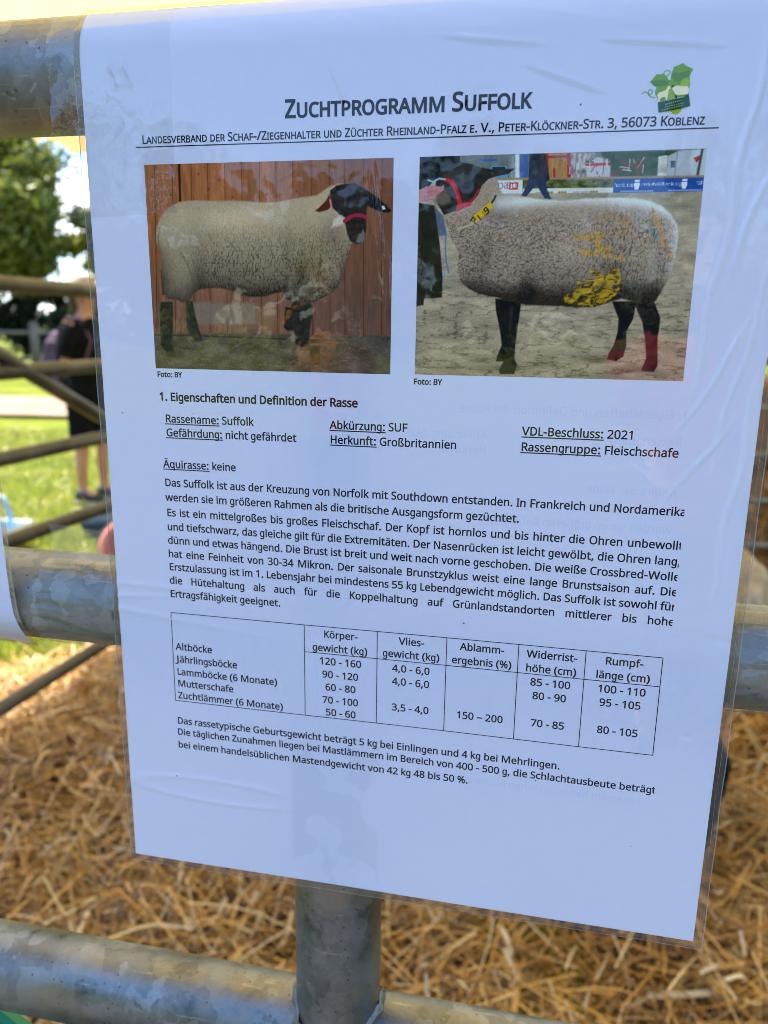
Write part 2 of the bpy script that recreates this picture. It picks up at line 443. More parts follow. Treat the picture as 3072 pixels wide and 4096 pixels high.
# the outer lip of the border, cut thick enough to catch the light
lip_edge_m = film_mat('pouch_lip', (0.62, 0.55, 0.38, 1), 0.05, 0.6, 200, milky=0.30)
lp = MB()
for x_, w_ in ((-2.25, 0.28), (PW + 2.85, 0.34), (PW + 1.25, 0.16)):
    pp = np.concatenate([surf(np.full(220, x_) + 0.10 * np.sin(np.linspace(0, 60, 220)), np.linspace(-8.2, 300, 220), 0.10), surf(np.full(220, x_ + w_) + 0.10 * np.sin(np.linspace(0, 60, 220)), np.linspace(-8.2, 300, 220), 0.02)])
    lp.add(pp.tolist(), [(i, i + 1, 220 + i + 1, 220 + i) for i in range(219)])
for v_, w_ in ((299.95, 0.30), (298.6, 0.14)):
    pp = np.concatenate([surf(np.linspace(-2, PW + 2.8, 160), np.full(160, v_) + 0.10 * np.sin(np.linspace(0, 47, 160)), 0.10), surf(np.linspace(-2, PW + 2.8, 160), np.full(160, v_ + w_) + 0.10 * np.sin(np.linspace(0, 47, 160)), 0.02)])
    lp.add(pp.tolist(), [(i, i + 1, 160 + i + 1, 160 + i) for i in range(159)])
lp.build('border_lip', lip_edge_m, notice)

# ------------------------------------------------------------------ lettering
GLYPHS = """a981|246,492 319,482 370,453 400,402 410,329 410,0 355,0 341,69 337,69 297,25 249,-1 184,-9 145,-5 110,6 80,26 58,54 44,90 39,134 53,198 93,246 161,276 259,289 336,291 336,320 330,371 312,404 282,422 242,428 173,416 113,391 90,450 161,479|268,234 196,225 150,205 125,174 117,133 123,98 140,74 167,60 201,55 254,63 297,89 326,132 336,193 336,236
b1076|148,519 147,461 144,419 148,419 171,448 202,471 241,486 290,492 367,476 427,429 465,351 478,242 473,166 455,103 427,54 389,19 343,-2 290,-9 241,-4 202,12 171,34 148,61 142,61 126,0 73,0 73,685 148,685|277,426 233,421 200,406 176,382 160,347 151,301 148,244 148,241 155,162 176,104 215,69 278,57 332,69 370,105 393,163 401,243 393,322 370,380 332,414
c866|264,-9 205,-2 153,17 109,51 76,98 55,161 48,239 56,320 78,384 112,433 156,466 210,486 270,492 339,485 394,466 370,400 321,416 268,423 224,418 189,402 163,377 144,341 132,295 129,240 132,186 144,142 162,106 189,80 222,65 263,60 332,68 386,87 386,17 333,-2
d1076|235,-9 158,7 98,54 60,132 47,241 60,350 99,429 159,477 236,492 298,483 344,457 378,421 383,421 380,456 378,492 378,685 453,685 453,0 392,0 381,65 378,65 344,28 298,1|247,57 309,67 349,99 371,151 378,225 378,240 371,320 350,378 310,415 246,427 193,414 155,376 132,316 125,239 132,162 155,105 193,69
e1019|258,492 314,486 362,465 401,433 429,389 447,336 453,274 453,226 129,226 140,154 170,101 217,69 280,59 359,67 431,92 431,23 360,-1 276,-9 213,-2 157,19 112,54 77,102 56,164 49,238 55,312 75,374 106,425 148,462 199,485|257,428 207,418 169,391 143,347 131,290 371,290 368,328 359,362 344,389 322,410 293,423
f625|295,422 175,422 175,0 97,0 97,422 13,422 13,459 97,486 97,514 101,570 115,615 137,649 168,672 206,685 251,690 303,685 343,674 323,612 290,621 252,625 218,618 194,598 180,564 175,515 175,483 295,483
g964|210,492 249,488 284,474 314,452 339,419 343,419 352,483 406,483 406,-8 401,-71 386,-123 361,-164 325,-193 279,-211 222,-216 140,-209 74,-186 74,-113 142,-141 226,-151 273,-141 309,-114 332,-71 339,-14 339,5 340,36 341,64 338,64 314,32 285,9 251,-5 211,-9 140,7 87,57 53,136 42,241 53,344 87,424 140,475|220,426 188,420 161,404 140,377 124,341 115,295 112,240 119,161 140,103 174,68 221,56 275,65 295,78 312,95 333,147 340,222 340,241 337,300 327,347 311,382 288,407 257,421
h1076|147,484 146,449 143,417 148,417 184,458 234,483 290,492 341,487 382,473 415,450 438,416 452,371 457,315 457,0 383,0 383,309 376,361 358,397 326,419 281,426 235,421 201,405 176,380 159,346 150,302 147,250 147,0 72,0 72,685 147,685
i470|154,483 154,0 76,0 76,483|116,665 147,653 158,637 161,614 158,592 147,576 116,564 98,567 83,576 73,592 69,614 73,637 83,653 98,662
j490|20,-216 -20,-213 -51,-206 -51,-142 -22,-148 10,-151 37,-147 59,-135 74,-112 79,-75 79,483 160,483 160,-72 157,-114 146,-150 127,-178 100,-199 65,-212|72,614 76,637 86,653 102,662 121,665 153,653 164,637 168,614 164,592 153,576 121,564 102,567 86,576 76,592
k931|146,327 145,290 143,249 146,249 162,270 183,297 201,320 346,483 434,483 249,277 447,0 357,0 198,225 146,178 146,0 72,0 72,685 146,685
l470|154,0 76,0 76,685 154,685
m1636|575,492 643,482 691,451 720,396 730,315 730,0 655,0 655,311 650,361 633,397 604,419 562,426 505,416 467,385 445,335 438,267 438,0 364,0 364,311 354,375 341,397 323,413 299,423 270,426 229,421 197,405 175,381 159,346 151,303 148,251 148,0 73,0 73,483 133,483 144,418 149,418 184,460 231,484 284,492 332,488 372,473 403,447 424,411 428,411 455,447 491,473 532,488
n1076|292,492 363,482 415,451 446,396 457,315 457,0 383,0 383,309 376,361 358,397 326,419 281,426 217,414 176,381 154,326 147,251 147,0 72,0 72,483 133,483 144,418 148,418 186,460 235,484
o1080|480,243 476,186 465,136 446,93 421,57 390,28 353,8 310,-5 262,-9 218,-5 177,8 140,28 109,57 83,93 64,136 52,186 48,243 54,317 74,378 106,427 149,463 202,485 265,492 325,485 377,463 420,427 453,378 473,317|127,243 131,190 142,144 160,107 187,79 221,62 264,57 307,62 342,79 368,107 387,144 397,190 401,243 397,296 386,341 368,377 341,404 307,420 263,426 202,414 160,377 135,319
p1076|290,492 367,477 427,430 465,352 478,243 473,167 455,104 427,55 389,19 343,-2 290,-9 227,1 181,27 148,61 143,61 146,23 148,-18 148,-216 73,-216 73,483 134,483 144,418 148,418 181,455 227,483|277,426 235,421 202,407 178,384 161,352 152,310 148,258 148,243 151,188 160,142 176,105 200,78 234,62 278,57 317,63 347,81 371,110 387,147 397,192 401,244 393,318 370,376 332,413
q1076|378,-10 378,28 382,65 377,65 353,37 322,13 283,-4 233,-9 158,7 99,54 60,132 47,241 53,317 71,380 100,429 138,464 183,485 236,492 285,487 324,471 355,447 378,418 382,418 393,483 453,483 453,-216 378,-216|248,57 290,61 323,75 348,98 365,130 375,172 378,224 378,240 371,321 349,379 309,415 246,427 192,414 155,376 132,316 125,239 132,163 155,105 193,69
r714|283,492 310,491 336,487 327,414 303,419 278,420 228,409 186,376 157,325 146,258 146,0 72,0 72,483 133,483 141,395 144,395 179,444 225,479 253,489
s801|354,133 349,90 333,55 307,27 273,7 230,-5 180,-9 101,-1 42,22 42,94 106,67 181,55 228,60 260,74 279,97 285,126 276,159 244,188 177,220 105,256 78,276 58,299 46,328 42,364 53,419 87,459 139,484 206,492 280,484 345,460 321,397 263,419 201,428 162,424 134,412 116,393 110,369 121,335 156,308 223,277 294,242 320,222 339,198 350,169
t686|245,56 283,59 315,66 315,5 277,-5 231,-9 194,-6 159,4 129,22 106,50 90,89 85,141 85,422 15,422 15,460 86,492 119,594 167,594 167,483 311,483 311,422 167,422 167,143 172,104 189,77 214,61
u1076|453,483 453,0 392,0 381,64 377,64 340,23 290,-1 233,-9 183,-4 142,9 109,33 86,67 72,111 67,167 67,483 143,483 143,172 149,122 167,86 199,64 244,57 290,62 324,77 349,102 366,137 375,180 378,232 378,483
v925|180,0 0,483 84,483 185,198 200,154 214,108 223,70 227,70 237,108 252,155 267,198 368,483 452,483 270,0
w1464|392,273 381,311 372,346 364,377 358,401 355,401 350,377 342,345 333,310 322,272 235,1 144,1 10,484 93,484 160,226 174,174 185,123 192,82 196,82 202,109 210,143 219,179 228,212 315,484 402,484 486,212 499,168 511,122 518,83 522,83 529,121 541,172 555,226 623,484 705,484 569,1 476,1
x887|174,247 22,483 104,483 217,301 329,483 410,483 259,247 418,0 336,0 217,193 96,0 15,0
y927|1,483 84,483 187,208 204,161 217,118 227,77 231,77 248,136 272,209 368,483 453,483 248,-67 208,-146 183,-176 153,-198 117,-212 75,-216 37,-214 10,-209 10,-146 33,-150 62,-152 110,-141 144,-111 168,-66 193,-2
z809|362,0 33,0 33,52 275,422 47,422 47,483 356,483 356,424 118,61 362,61
A1185|493,0 416,199 159,199 82,0 0,0 253,647 326,647 578,0|319,466 310,492 297,532 288,563 278,526 268,492 260,466 187,271 391,271
B1114|252,644 350,635 421,608 464,560 479,484 475,449 466,417 450,390 427,368 399,352 365,342 365,337 433,314 460,293 481,265 494,229 499,183 492,129 474,83 443,47 402,21 351,5 291,0 81,0 81,644|267,370 332,376 372,396 394,429 401,475 392,521 366,552 321,569 255,575 156,575 156,370|156,302 156,69 277,69 344,77 387,102 411,140 418,189 415,221 405,249 386,271 359,288 321,299 271,302
C1092|340,582 294,577 253,564 217,543 187,513 163,475 146,431 135,379 132,322 137,248 155,184 184,132 224,94 276,70 339,62 414,69 483,87 483,17 414,-3 328,-9 244,1 175,32 121,81 82,147 59,228 51,323 56,393 70,456 94,513 126,561 167,600 217,629 275,647 341,653 430,643 507,615 477,547 415,571
D1260|564,328 554,229 526,147 481,83 419,37 342,9 249,0 82,0 82,644 267,644 352,635 425,608 484,563 528,502 555,424|484,326 477,404 457,466 425,514 380,548 323,568 256,575 158,575 158,69 239,69 346,86 423,134 468,214
E1000|436,0 85,0 85,644 436,644 436,573 164,573 164,372 420,372 420,301 164,301 164,71 436,71
F941|166,0 86,0 86,644 439,644 439,573 166,573 166,345 422,345 422,273 166,273
G1292|353,340 567,340 567,24 465,-1 349,-9 261,1 187,31 129,80 87,146 61,227 53,322 62,416 91,497 137,563 201,612 280,643 373,653 472,643 558,615 529,545 455,571 369,582 301,574 243,550 196,512 162,460 141,397 134,322 140,250 158,186 189,134 233,94 292,70 367,61 437,66 489,77 489,268 353,268
H1276|541,0 465,0 465,300 157,300 157,0 82,0 82,644 157,644 157,372 465,372 465,644 541,644
I516|221,0 30,0 30,47 92,64 92,579 30,597 30,644 221,644 221,597 159,579 159,64 221,47
J653|-5,-171 -54,-168 -91,-160 -91,-91 -51,-97 -7,-100 48,-91 72,-79 91,-60 103,-32 107,4 107,644 213,644 213,10 206,-47 186,-92 153,-127 110,-152 57,-167
K1064|520,0 431,0 218,308 157,250 157,0 81,0 81,644 157,644 157,327 208,388 260,449 422,644 510,644 273,363
L861|78,0 78,644 150,644 150,72 400,72 400,0
M1751|388,0 167,565 163,565 166,519 169,458 170,391 170,0 91,0 91,644 217,644 424,116 428,116 639,644 764,644 764,0 680,0 680,396 681,459 683,517 686,564 682,564 458,0
N1322|563,0 474,0 149,535 146,535 149,486 152,425 153,360 153,0 82,0 82,644 171,644 494,111 498,111 496,154 493,217 492,281 492,644 563,644
O1356|610,323 606,252 593,187 570,130 540,82 500,43 452,14 396,-3 331,-9 265,-3 208,15 160,44 120,83 90,131 69,188 56,252 52,324 59,417 82,497 121,563 175,612 246,644 332,654 416,644 485,613 539,564 579,497 602,417|132,323 138,247 153,183 180,131 219,93 269,69 331,61 394,69 444,93 482,131 509,183 525,247 530,323 518,431 482,514 421,565 332,583 270,575 219,552 180,514 153,462 138,398
P1058|244,644 348,632 418,594 459,535 473,455 461,378 444,344 420,313 387,287 345,267 293,255 230,251 160,251 160,0 83,0 83,644|237,575 160,575 160,320 221,320 274,323 318,333 351,350 375,375 389,409 394,451 384,505 356,544 308,567
Q1378|620,323 615,248 600,180 575,121 540,72 496,34 441,7 588,-153 477,-153 358,-8 348,-9 337,-9 269,-3 211,15 162,44 122,83 92,131 70,188 57,252 53,324 60,417 84,497 123,563 178,612 250,644 338,654 423,644 493,613 548,564 588,497 612,417|134,323 140,247 156,183 183,131 223,93 274,69 337,61 400,69 451,93 490,131 517,183 533,247 538,323 526,431 490,514 428,565 338,583 274,575 223,552 183,514 156,462 140,398
R1112|257,644 327,639 385,624 428,598 459,563 477,517 484,461 479,414 465,375 444,344 419,321 359,289 530,0 438,0 287,266 163,266 163,0 85,0 85,644|252,574 163,574 163,335 257,335 322,342 368,366 394,404 402,457 398,495 386,525 366,547 337,562 299,571
S941|420,172 414,119 394,74 363,39 320,13 268,-4 207,-9 143,-5 87,5 43,22 43,99 118,73 210,61 251,64 285,74 311,89 330,110 341,136 345,165 342,194 332,218 315,239 289,258 204,298 137,331 89,371 60,422 50,489 56,537 74,577 103,609 142,633 188,648 241,653 331,643 406,617 382,547 315,572 239,582 205,579 177,570 155,556 139,537 130,514 126,488 130,458 139,434 155,413 180,395 257,358 346,313 378,287 401,256 415,218
T998|283,0 204,0 204,573 9,573 9,644 478,644 478,573 283,573
U1314|562,227 555,164 535,107 502,59 455,22 394,-1 318,-9 215,7 140,56 94,132 79,229 79,644 158,644 158,226 168,157 199,105 250,72 322,61 374,67 415,83 446,108 467,141 479,181 484,227 484,644 562,644
V1162|567,644 326,0 241,0 0,644 89,644 241,231 259,180 273,134 284,90 295,134 309,181 326,233 478,644
W1822|877,644 695,0 608,0 475,422 464,461 453,499 445,530 441,549 438,530 430,499 420,460 408,419 279,0 192,0 11,644 101,644 208,251 218,210 227,170 234,133 240,97 246,134 254,174 265,215 276,255 397,644 486,644 611,253 624,211 634,170 642,131 649,97 656,145 668,197 682,252 787,644
X1063|516,0 425,0 258,280 88,0 4,0 213,336 17,644 105,644 260,391 416,644 500,644 305,337
Y998|244,327 404,644 487,644 282,250 282,0 205,0 205,246 0,644 84,644
Z959|436,0 31,0 31,61 339,572 41,572 41,644 428,644 428,583 120,72 436,72
01038|463,323 452,183 437,126 415,79 386,41 350,14 305,-3 253,-9 188,1 135,31 95,79 66,145 49,227 43,323 49,420 64,501 91,567 131,615 185,644 253,654 317,644 370,615 411,567 440,501 458,420|121,323 125,242 134,176 151,125 176,88 209,66 253,59 296,66 329,87 354,124 371,175 381,242 385,323 381,404 371,469 354,520 329,557 296,579 253,586 209,579 176,557 151,520 134,469 125,404
11038|315,0 238,0 238,450 239,494 240,528 242,561 216,537 187,511 120,455 79,509 250,644 315,644
21038|461,0 43,0 43,66 208,236 289,323 338,397 351,436 355,477 348,524 324,558 289,578 244,585 200,581 163,569 91,524 50,577 104,616 169,643 244,653 299,648 346,632 383,607 412,573 429,531 435,482 430,433 415,387 390,343 358,300 273,208 141,76 141,72 461,72
31038|437,493 433,453 421,419 402,390 375,367 343,350 306,339 306,336 372,319 419,287 447,241 456,183 450,130 431,83 398,45 351,15 290,-3 214,-9 121,-1 40,26 40,100 126,69 214,58 288,66 337,92 365,132 375,185 370,222 354,250 328,272 293,287 249,296 198,299 136,299 136,366 198,366 246,370 286,382 317,400 339,424 353,454 357,488 349,530 326,561 290,580 242,586 181,580 130,561 82,532 43,586 81,612 127,633 181,648 241,653 328,642 389,608 425,557
41038|489,146 397,146 397,0 322,0 322,146 19,146 19,214 316,648 397,648 397,217 489,217|322,420 322,463 323,500 325,533 326,563 323,563 305,526 284,492 95,217 322,217
51038|244,395 304,389 356,373 399,345 430,308 450,261 456,206 449,144 428,91 394,48 347,17 289,-3 220,-9 128,0 56,26 56,101 133,70 221,59 265,62 303,74 334,92 357,120 372,155 377,198 367,253 338,294 289,320 218,328 161,324 110,315 71,340 95,644 412,644 412,572 161,572 146,385 187,391
61038|49,275 56,385 82,488 105,533 134,573 171,607 217,632 272,648 338,653 380,651 416,645 416,577 381,585 340,588 284,583 238,567 202,543 174,511 154,472 140,428 127,327 132,327 166,366 215,393 282,403 333,397 378,380 415,352 442,313 459,265 465,207 459,145 440,92 411,49 371,17 322,-2 264,-9 220,-5 180,8 143,30 111,60 85,100 65,149 53,208|263,58 314,67 354,94 379,141 388,207 380,262 358,305 319,332 266,341 227,337 193,323 166,303 145,279 132,251 128,223 136,164 162,111 204,72 232,61
71038|121,0 380,572 39,572 39,644 463,644 463,583 206,0
81038|253,653 305,649 351,635 389,614 418,584 436,545 442,499 438,462 426,431 382,380 322,341 393,298 421,272 443,243 458,208 463,167 456,116 437,74 406,39 365,13 314,-4 255,-9 192,-4 140,12 98,37 68,71 50,113 43,164 48,205 62,241 83,271 110,297 175,336 118,377 78,430 67,462 64,500 70,545 89,583 118,613 156,635 201,649|120,163 128,120 152,85 194,62 253,54 310,62 352,85 378,121 386,166 382,196 370,221 324,264 253,299 239,304 174,267 133,222 123,195|252,589 207,583 171,565 148,536 140,496 144,465 156,440 198,402 256,372 311,401 350,441 361,466 365,496 357,536 334,565 298,583
91038|461,369 453,259 427,156 405,111 376,71 338,37 292,12 237,-4 170,-9 129,-7 90,0 90,68 128,59 168,56 225,61 271,77 307,101 335,133 356,172 369,216 382,316 377,316 343,278 294,251 226,241 175,247 131,264 94,292 67,330 50,378 44,436 51,499 70,552 100,595 140,627 189,646 246,653 290,649 331,635 367,613 399,583 425,543 444,494 457,436|246,586 196,577 156,549 130,503 121,437 129,381 151,339 189,312 243,303 282,307 316,321 344,341 365,365 378,393 382,421 373,479 348,533 306,572 278,583
.517|68,49 72,77 85,96 103,106 125,109 148,106 167,96 180,77 185,49 180,21 167,2 148,-9 125,-13 103,-9 85,2 72,21
,511|179,95 157,26 129,-47 99,-116 38,-116 56,-43 73,35 85,105 172,105
:548|72,49 76,77 90,96 110,106 133,109 157,106 177,96 191,77 196,49 191,21 177,2 157,-9 133,-13 110,-9 90,2 76,21|72,435 76,464 90,483 110,493 133,496 157,493 177,483 191,464 196,435 191,407 177,388 157,377 133,373 110,377 90,388 76,407
-627|38,207 38,277 268,277 268,207
(621|40,247 44,320 56,391 76,460 105,526 143,587 189,644 273,644 211,555 166,457 139,354 130,248 134,179 147,110 167,43 194,-22 229,-84 272,-143 189,-143 143,-87 105,-27 76,38 56,106 44,176
)621|263,247 259,176 247,106 227,38 199,-27 161,-87 114,-143 31,-143 74,-84 109,-22 137,43 157,110 169,179 173,248 169,319 157,389 137,457 109,523 74,586 30,644 114,644 161,587 199,526 227,460 247,391 259,320
%1464|168,653 224,640 264,600 289,537 297,452 289,367 265,303 225,262 168,249 114,262 74,303 50,367 42,452 50,537 72,600 111,640|168,597 139,588 120,561 109,515 105,452 109,389 120,343 139,315 168,306 197,315 218,342 230,388 234,452 230,515 218,561 197,588|561,644 220,0 154,0 495,644|544,395 599,382 640,342 664,279 673,194 665,109 641,45 601,4 544,-9 490,4 450,45 426,109 418,194 426,279 448,342 487,382|544,338 515,329 496,302 485,257 481,194 485,130 496,84 515,57 544,48 573,57 594,84 606,129 610,194 606,257 594,302 573,329
/791|376,644 100,0 10,0 287,644
–1020|40,207 40,277 458,277 458,207
ß1080|436,557 433,528 425,503 395,462 360,430 331,402 319,372 325,350 346,327 393,291 445,248 478,200 487,172 490,138 485,91 470,54 447,26 415,6 378,-5 334,-9 265,-1 213,22 213,93 247,75 288,60 332,55 371,60 398,76 413,100 418,133 411,171 387,204 339,241 285,285 257,324 248,367 251,393 259,415 288,450 322,479 351,511 359,529 362,552 354,585 332,607 298,620 256,624 201,616 178,604 160,586 148,561 145,527 145,0 71,0 71,527 77,581 95,623 124,653 161,674 206,686 256,690 307,686 351,675 387,657 414,631 431,598
ä981|246,492 319,482 370,453 400,402 410,329 410,0 355,0 341,69 337,69 297,25 249,-1 184,-9 145,-5 110,6 80,26 58,54 44,90 39,134 53,198 93,246 161,276 259,289 336,291 336,320 330,371 312,404 282,422 242,428 173,416 113,391 90,450 161,479|268,234 196,225 150,205 125,174 117,133 123,98 140,74 167,60 201,55 254,63 297,89 326,132 336,193 336,236|120,614 123,634 132,648 161,658 189,648 198,634 201,614 198,595 189,580 161,569 132,580 123,595|281,614 284,634 292,648 320,658 348,648 357,634 360,614 357,595 348,580 320,569 292,580 284,595
ö1080|480,243 476,186 465,136 446,93 421,57 390,28 353,8 310,-5 262,-9 218,-5 177,8 140,28 109,57 83,93 64,136 52,186 48,243 54,317 74,378 106,427 149,463 202,485 265,492 325,485 377,463 420,427 453,378 473,317|127,243 131,190 142,144 160,107 187,79 221,62 264,57 307,62 342,79 368,107 387,144 397,190 401,243 397,296 386,341 368,377 341,404 307,420 263,426 202,414 160,377 135,319|142,614 145,634 154,648 183,658 212,648 221,634 224,614 221,595 212,580 183,569 154,580 145,595|306,614 309,634 318,648 346,658 375,648 384,634 387,614 384,595 375,580 346,569 318,580 309,595
ü1076|453,483 453,0 392,0 381,64 377,64 340,23 290,-1 233,-9 183,-4 142,9 109,33 86,67 72,111 67,167 67,483 143,483 143,172 149,122 167,86 199,64 244,57 290,62 324,77 349,102 366,137 375,180 378,232 378,483|144,614 147,634 156,648 184,658 212,648 221,634 224,614 221,595 212,580 184,569 156,580 147,595|304,614 306,634 315,648 343,658 371,648 380,634 383,614 380,595 371,580 343,569 315,580 306,595
Ä1185|493,0 416,199 159,199 82,0 0,0 253,647 326,647 578,0|319,466 310,492 297,532 288,563 278,526 268,492 260,466 187,271 391,271|161,775 164,795 174,809 204,819 234,809 243,795 246,775 243,755 234,741 204,730 174,741 164,755|331,775 334,795 344,809 373,819 403,809 412,795 416,775 412,755 403,741 373,730 344,741 334,755
Ö1356|610,323 606,252 593,187 570,130 540,82 500,43 452,14 396,-3 331,-9 265,-3 208,15 160,44 120,83 90,131 69,188 56,252 52,324 59,417 82,497 121,563 175,612 246,644 332,654 416,644 485,613 539,564 579,497 602,417|132,323 138,247 153,183 180,131 219,93 269,69 331,61 394,69 444,93 482,131 509,183 525,247 530,323 518,431 482,514 421,565 332,583 270,575 219,552 180,514 153,462 138,398|213,775 216,795 225,809 253,819 281,809 290,795 292,775 290,755 281,741 253,730 225,741 216,755|372,775 375,795 384,809 411,819 439,809 448,795 451,775 448,755 439,741 411,730 384,741 375,755
Ü1314|562,227 555,164 535,107 502,59 455,22 394,-1 318,-9 215,7 140,56 94,132 79,229 79,644 158,644 158,226 168,157 199,105 250,72 322,61 374,67 415,83 446,108 467,141 479,181 484,227 484,644 562,644|198,775 201,795 211,809 240,819 269,809 278,795 281,775 278,755 269,741 240,730 211,741 201,755|363,775 366,795 375,809 404,819 433,809 442,795 445,775 442,755 433,741 404,730 375,741 366,755"""

TEXT = [
  ('title', 'Zuchtprogramm Suffolk', '', 66.62, -31.39, 139.65, 'bs', 0),
  ('subtitle', 'Landesverband der Schaf-/Ziegenhalter und Züchter Rheinland-Pfalz e. V., Peter-Klöckner-Str. 3, 56073 Koblenz', '', 19.55, -37.29, 186.63, 's', 0),
  ('caption', 'Foto: BY', '', 20.28, -109.56, 29.21, '', 0),
  ('caption2', 'Foto: BY', '', 107.77, -109.62, 116.71, '', 0),
  ('heading', '1. Eigenschaften und Definition der Rasse', '', 20.51, -117.46, 89.83, 'b', 0),
  ('breed_data', 'Rassename: Suffolk', '', 22.28, -124.81, 54.14, '', 10),
  ('breed_data', 'Gefährdung: nicht gefährdet', '', 22.38, -129.56, 69.02, '', 11),
  ('breed_data', 'Abkürzung: SUF', '', 80.44, -124.72, 106.17, '', 10),
  ('breed_data', 'Herkunft: Großbritannien', '', 80.52, -129.52, 122.08, '', 9),
  ('breed_data', 'VDL-Beschluss: 2021', '', 142.15, -124.31, 175.77, '', 14),
  ('breed_data', 'Rassengruppe: Fleischschafe', '', 142.04, -129.2, 188.84, '', 13),
  ('breed_data', 'Äquirasse: keine', '', 20.72, -140.52, 47.42, '', 10),
  ('paragraph', 'Das Suffolk ist aus der Kreuzung von Norfolk mit Southdown entstanden. In Frankreich und Nordamerika', 'a', 20.85, -147.08, 190.91, '', 0),
  ('paragraph', 'werden sie im größeren Rahmen als die britische Ausgangsform gezüchtet.', '', 20.82, -152.29, 142.94, '', 0),
  ('paragraph', 'Es ist ein mittelgroßes bis großes Fleischschaf. Der Kopf ist hornlos und bis hinter die Ohren unbewollt', 't', 21.0, -157.79, 191.52, '', 0),
  ('paragraph', 'und tiefschwarz, das gleiche gilt für die Extremitäten. Der Nasenrücken ist leicht gewölbt, die Ohren lang,', ',', 20.95, -162.89, 191.71, '', 0),
  ('paragraph', 'dünn und etwas hängend. Die Brust ist breit und weit nach vorne geschoben. Die weiße Crossbred-Wolle', 'e', 20.88, -167.82, 190.98, '', 0),
  ('paragraph', 'hat eine Feinheit von 30-34 Mikron. Der saisonale Brunstzyklus weist eine lange Brunstsaison auf. Die', 'e', 20.79, -172.82, 190.82, '', 0),
  ('paragraph', 'Erstzulassung ist im 1. Lebensjahr bei mindestens 55 kg Lebendgewicht möglich. Das Suffolk ist sowohl für', 'r', 20.84, -177.65, 191.28, '', 0),
  ('paragraph', 'die Hütehaltung als auch für die Koppelhaltung auf Grünlandstandorten mittlerer bis hohe', 'e', 20.76, -182.7, 190.82, '', 0),
  ('paragraph', 'Ertragsfähigkeit geeignet.', '', 20.75, -187.73, 62.56, '', 0),
  ('table_text', 'Altböcke', '', 21.82, -207.99, 36.07, '', 0),
  ('table_text', 'Jährlingsböcke', '', 21.88, -212.9, 45.79, '', 0),
  ('table_text', 'Lammböcke (6 Monate)', '', 22.01, -217.89, 61.1, '', 0),
  ('table_text', 'Mutterschafe', '', 22.17, -222.51, 44.07, '', 0),
  ('table_text', 'Zuchtlämmer (6 Monate)', '', 22.12, -227.33, 63.12, '', 0),
  ('table_text', 'Körper-', '', 78.04, -197.78, 90.16, '', 0),
  ('table_text', 'gewicht (kg)', '', 73.91, -202.92, 93.73, '', 0),
  ('table_text', '120 - 160', '', 76.48, -207.9, 91.47, '', 0),
  ('table_text', '90 - 120', '', 77.36, -212.88, 90.55, '', 0),
  ('table_text', '60 - 80', '', 78.5, -217.73, 89.56, '', 0),
  ('table_text', '70 - 100', '', 77.43, -222.7, 90.49, '', 0),
  ('table_text', '50 - 60', '', 78.64, -227.46, 89.61, '', 0),
  ('table_text', 'Vlies-', '', 104.62, -197.78, 113.5, '', 0),
  ('table_text', 'gewicht (kg)', '', 99.02, -202.66, 118.81, '', 0),
  ('table_text', '4,0 - 6,0', '', 102.48, -207.97, 115.6, '', 0),
  ('table_text', '4,0 - 6,0', '', 102.44, -212.88, 115.62, '', 0),
  ('table_text', '3,5 - 4,0', '', 102.55, -222.7, 115.6, '', 0),
  ('table_text', 'Ablamm-', '', 125.54, -197.68, 140.46, '', 0),
  ('table_text', 'ergebnis (%)', '', 122.91, -202.69, 143.0, '', 0),
  ('table_text', '150 – 200', '', 125.15, -222.93, 141.14, '', 0),
  ('table_text', 'Widerrist-', '', 147.68, -197.98, 164.1, '', 0),
  ('table_text', 'höhe (cm)', '', 147.57, -202.97, 164.09, '', 0),
  ('table_text', '85 - 100', '', 149.31, -207.86, 162.56, '', 0),
  ('table_text', '80 - 90', '', 150.3, -212.74, 161.5, '', 0),
  ('table_text', '70 - 85', '', 150.49, -222.76, 161.41, '', 0),
  ('table_text', 'Rumpf-', '', 172.92, -197.81, 184.61, '', 0),
  ('table_text', 'länge (cm)', '', 170.28, -202.77, 187.09, '', 0),
  ('table_text', '100 - 110', '', 171.18, -207.72, 186.25, '', 0),
  ('table_text', '95 - 105', '', 172.07, -212.54, 185.12, '', 0),
  ('table_text', '80 - 105', '', 172.03, -222.46, 185.05, '', 0),
  ('closing_text', 'Das rassetypische Geburtsgewicht beträgt 5 kg bei Einlingen und 4 kg bei Mehrlingen.', '', 21.04, -237.72, 161.14, '', 0),
  ('closing_text', 'Die täglichen Zunahmen liegen bei Mastlämmern im Bereich von 400 - 500 g, die Schlachtausbeute beträgt', 't', 20.84, -242.32, 191.24, '', 0),
  ('closing_text', 'bei einem handelsüblichen Mastendgewicht von 42 kg 48 bis 50 %.', '', 20.87, -247.66, 130.28, '', 0)]

GL = {}
for line in GLYPHS.split('\n'):
    if not line: continue
    head, *polys = line.split('|')
    outl = []
    for pl in polys:
        raw = [tuple(int(k) / 1000 for k in pt.split(',')) for pt in pl.split(' ')]
        tidy = []
        for q in raw:
            if tidy and math.dist(q, tidy[-1]) < 0.0065: tidy[-1] = ((q[0] + tidy[-1][0]) / 2, (q[1] + tidy[-1][1]) / 2)
            else: tidy.append(q)
        outl.append(tidy)
    GL[head[0]] = (int(head[1:]) / 2048, outl)
GL[' '] = (463 / 2048, [])
SC = 0.8

def adv_of(t, style):
    return sum(GL[c.upper()][0] * SC if ('s' in style and c.islower()) else GL[c][0] for c in t)

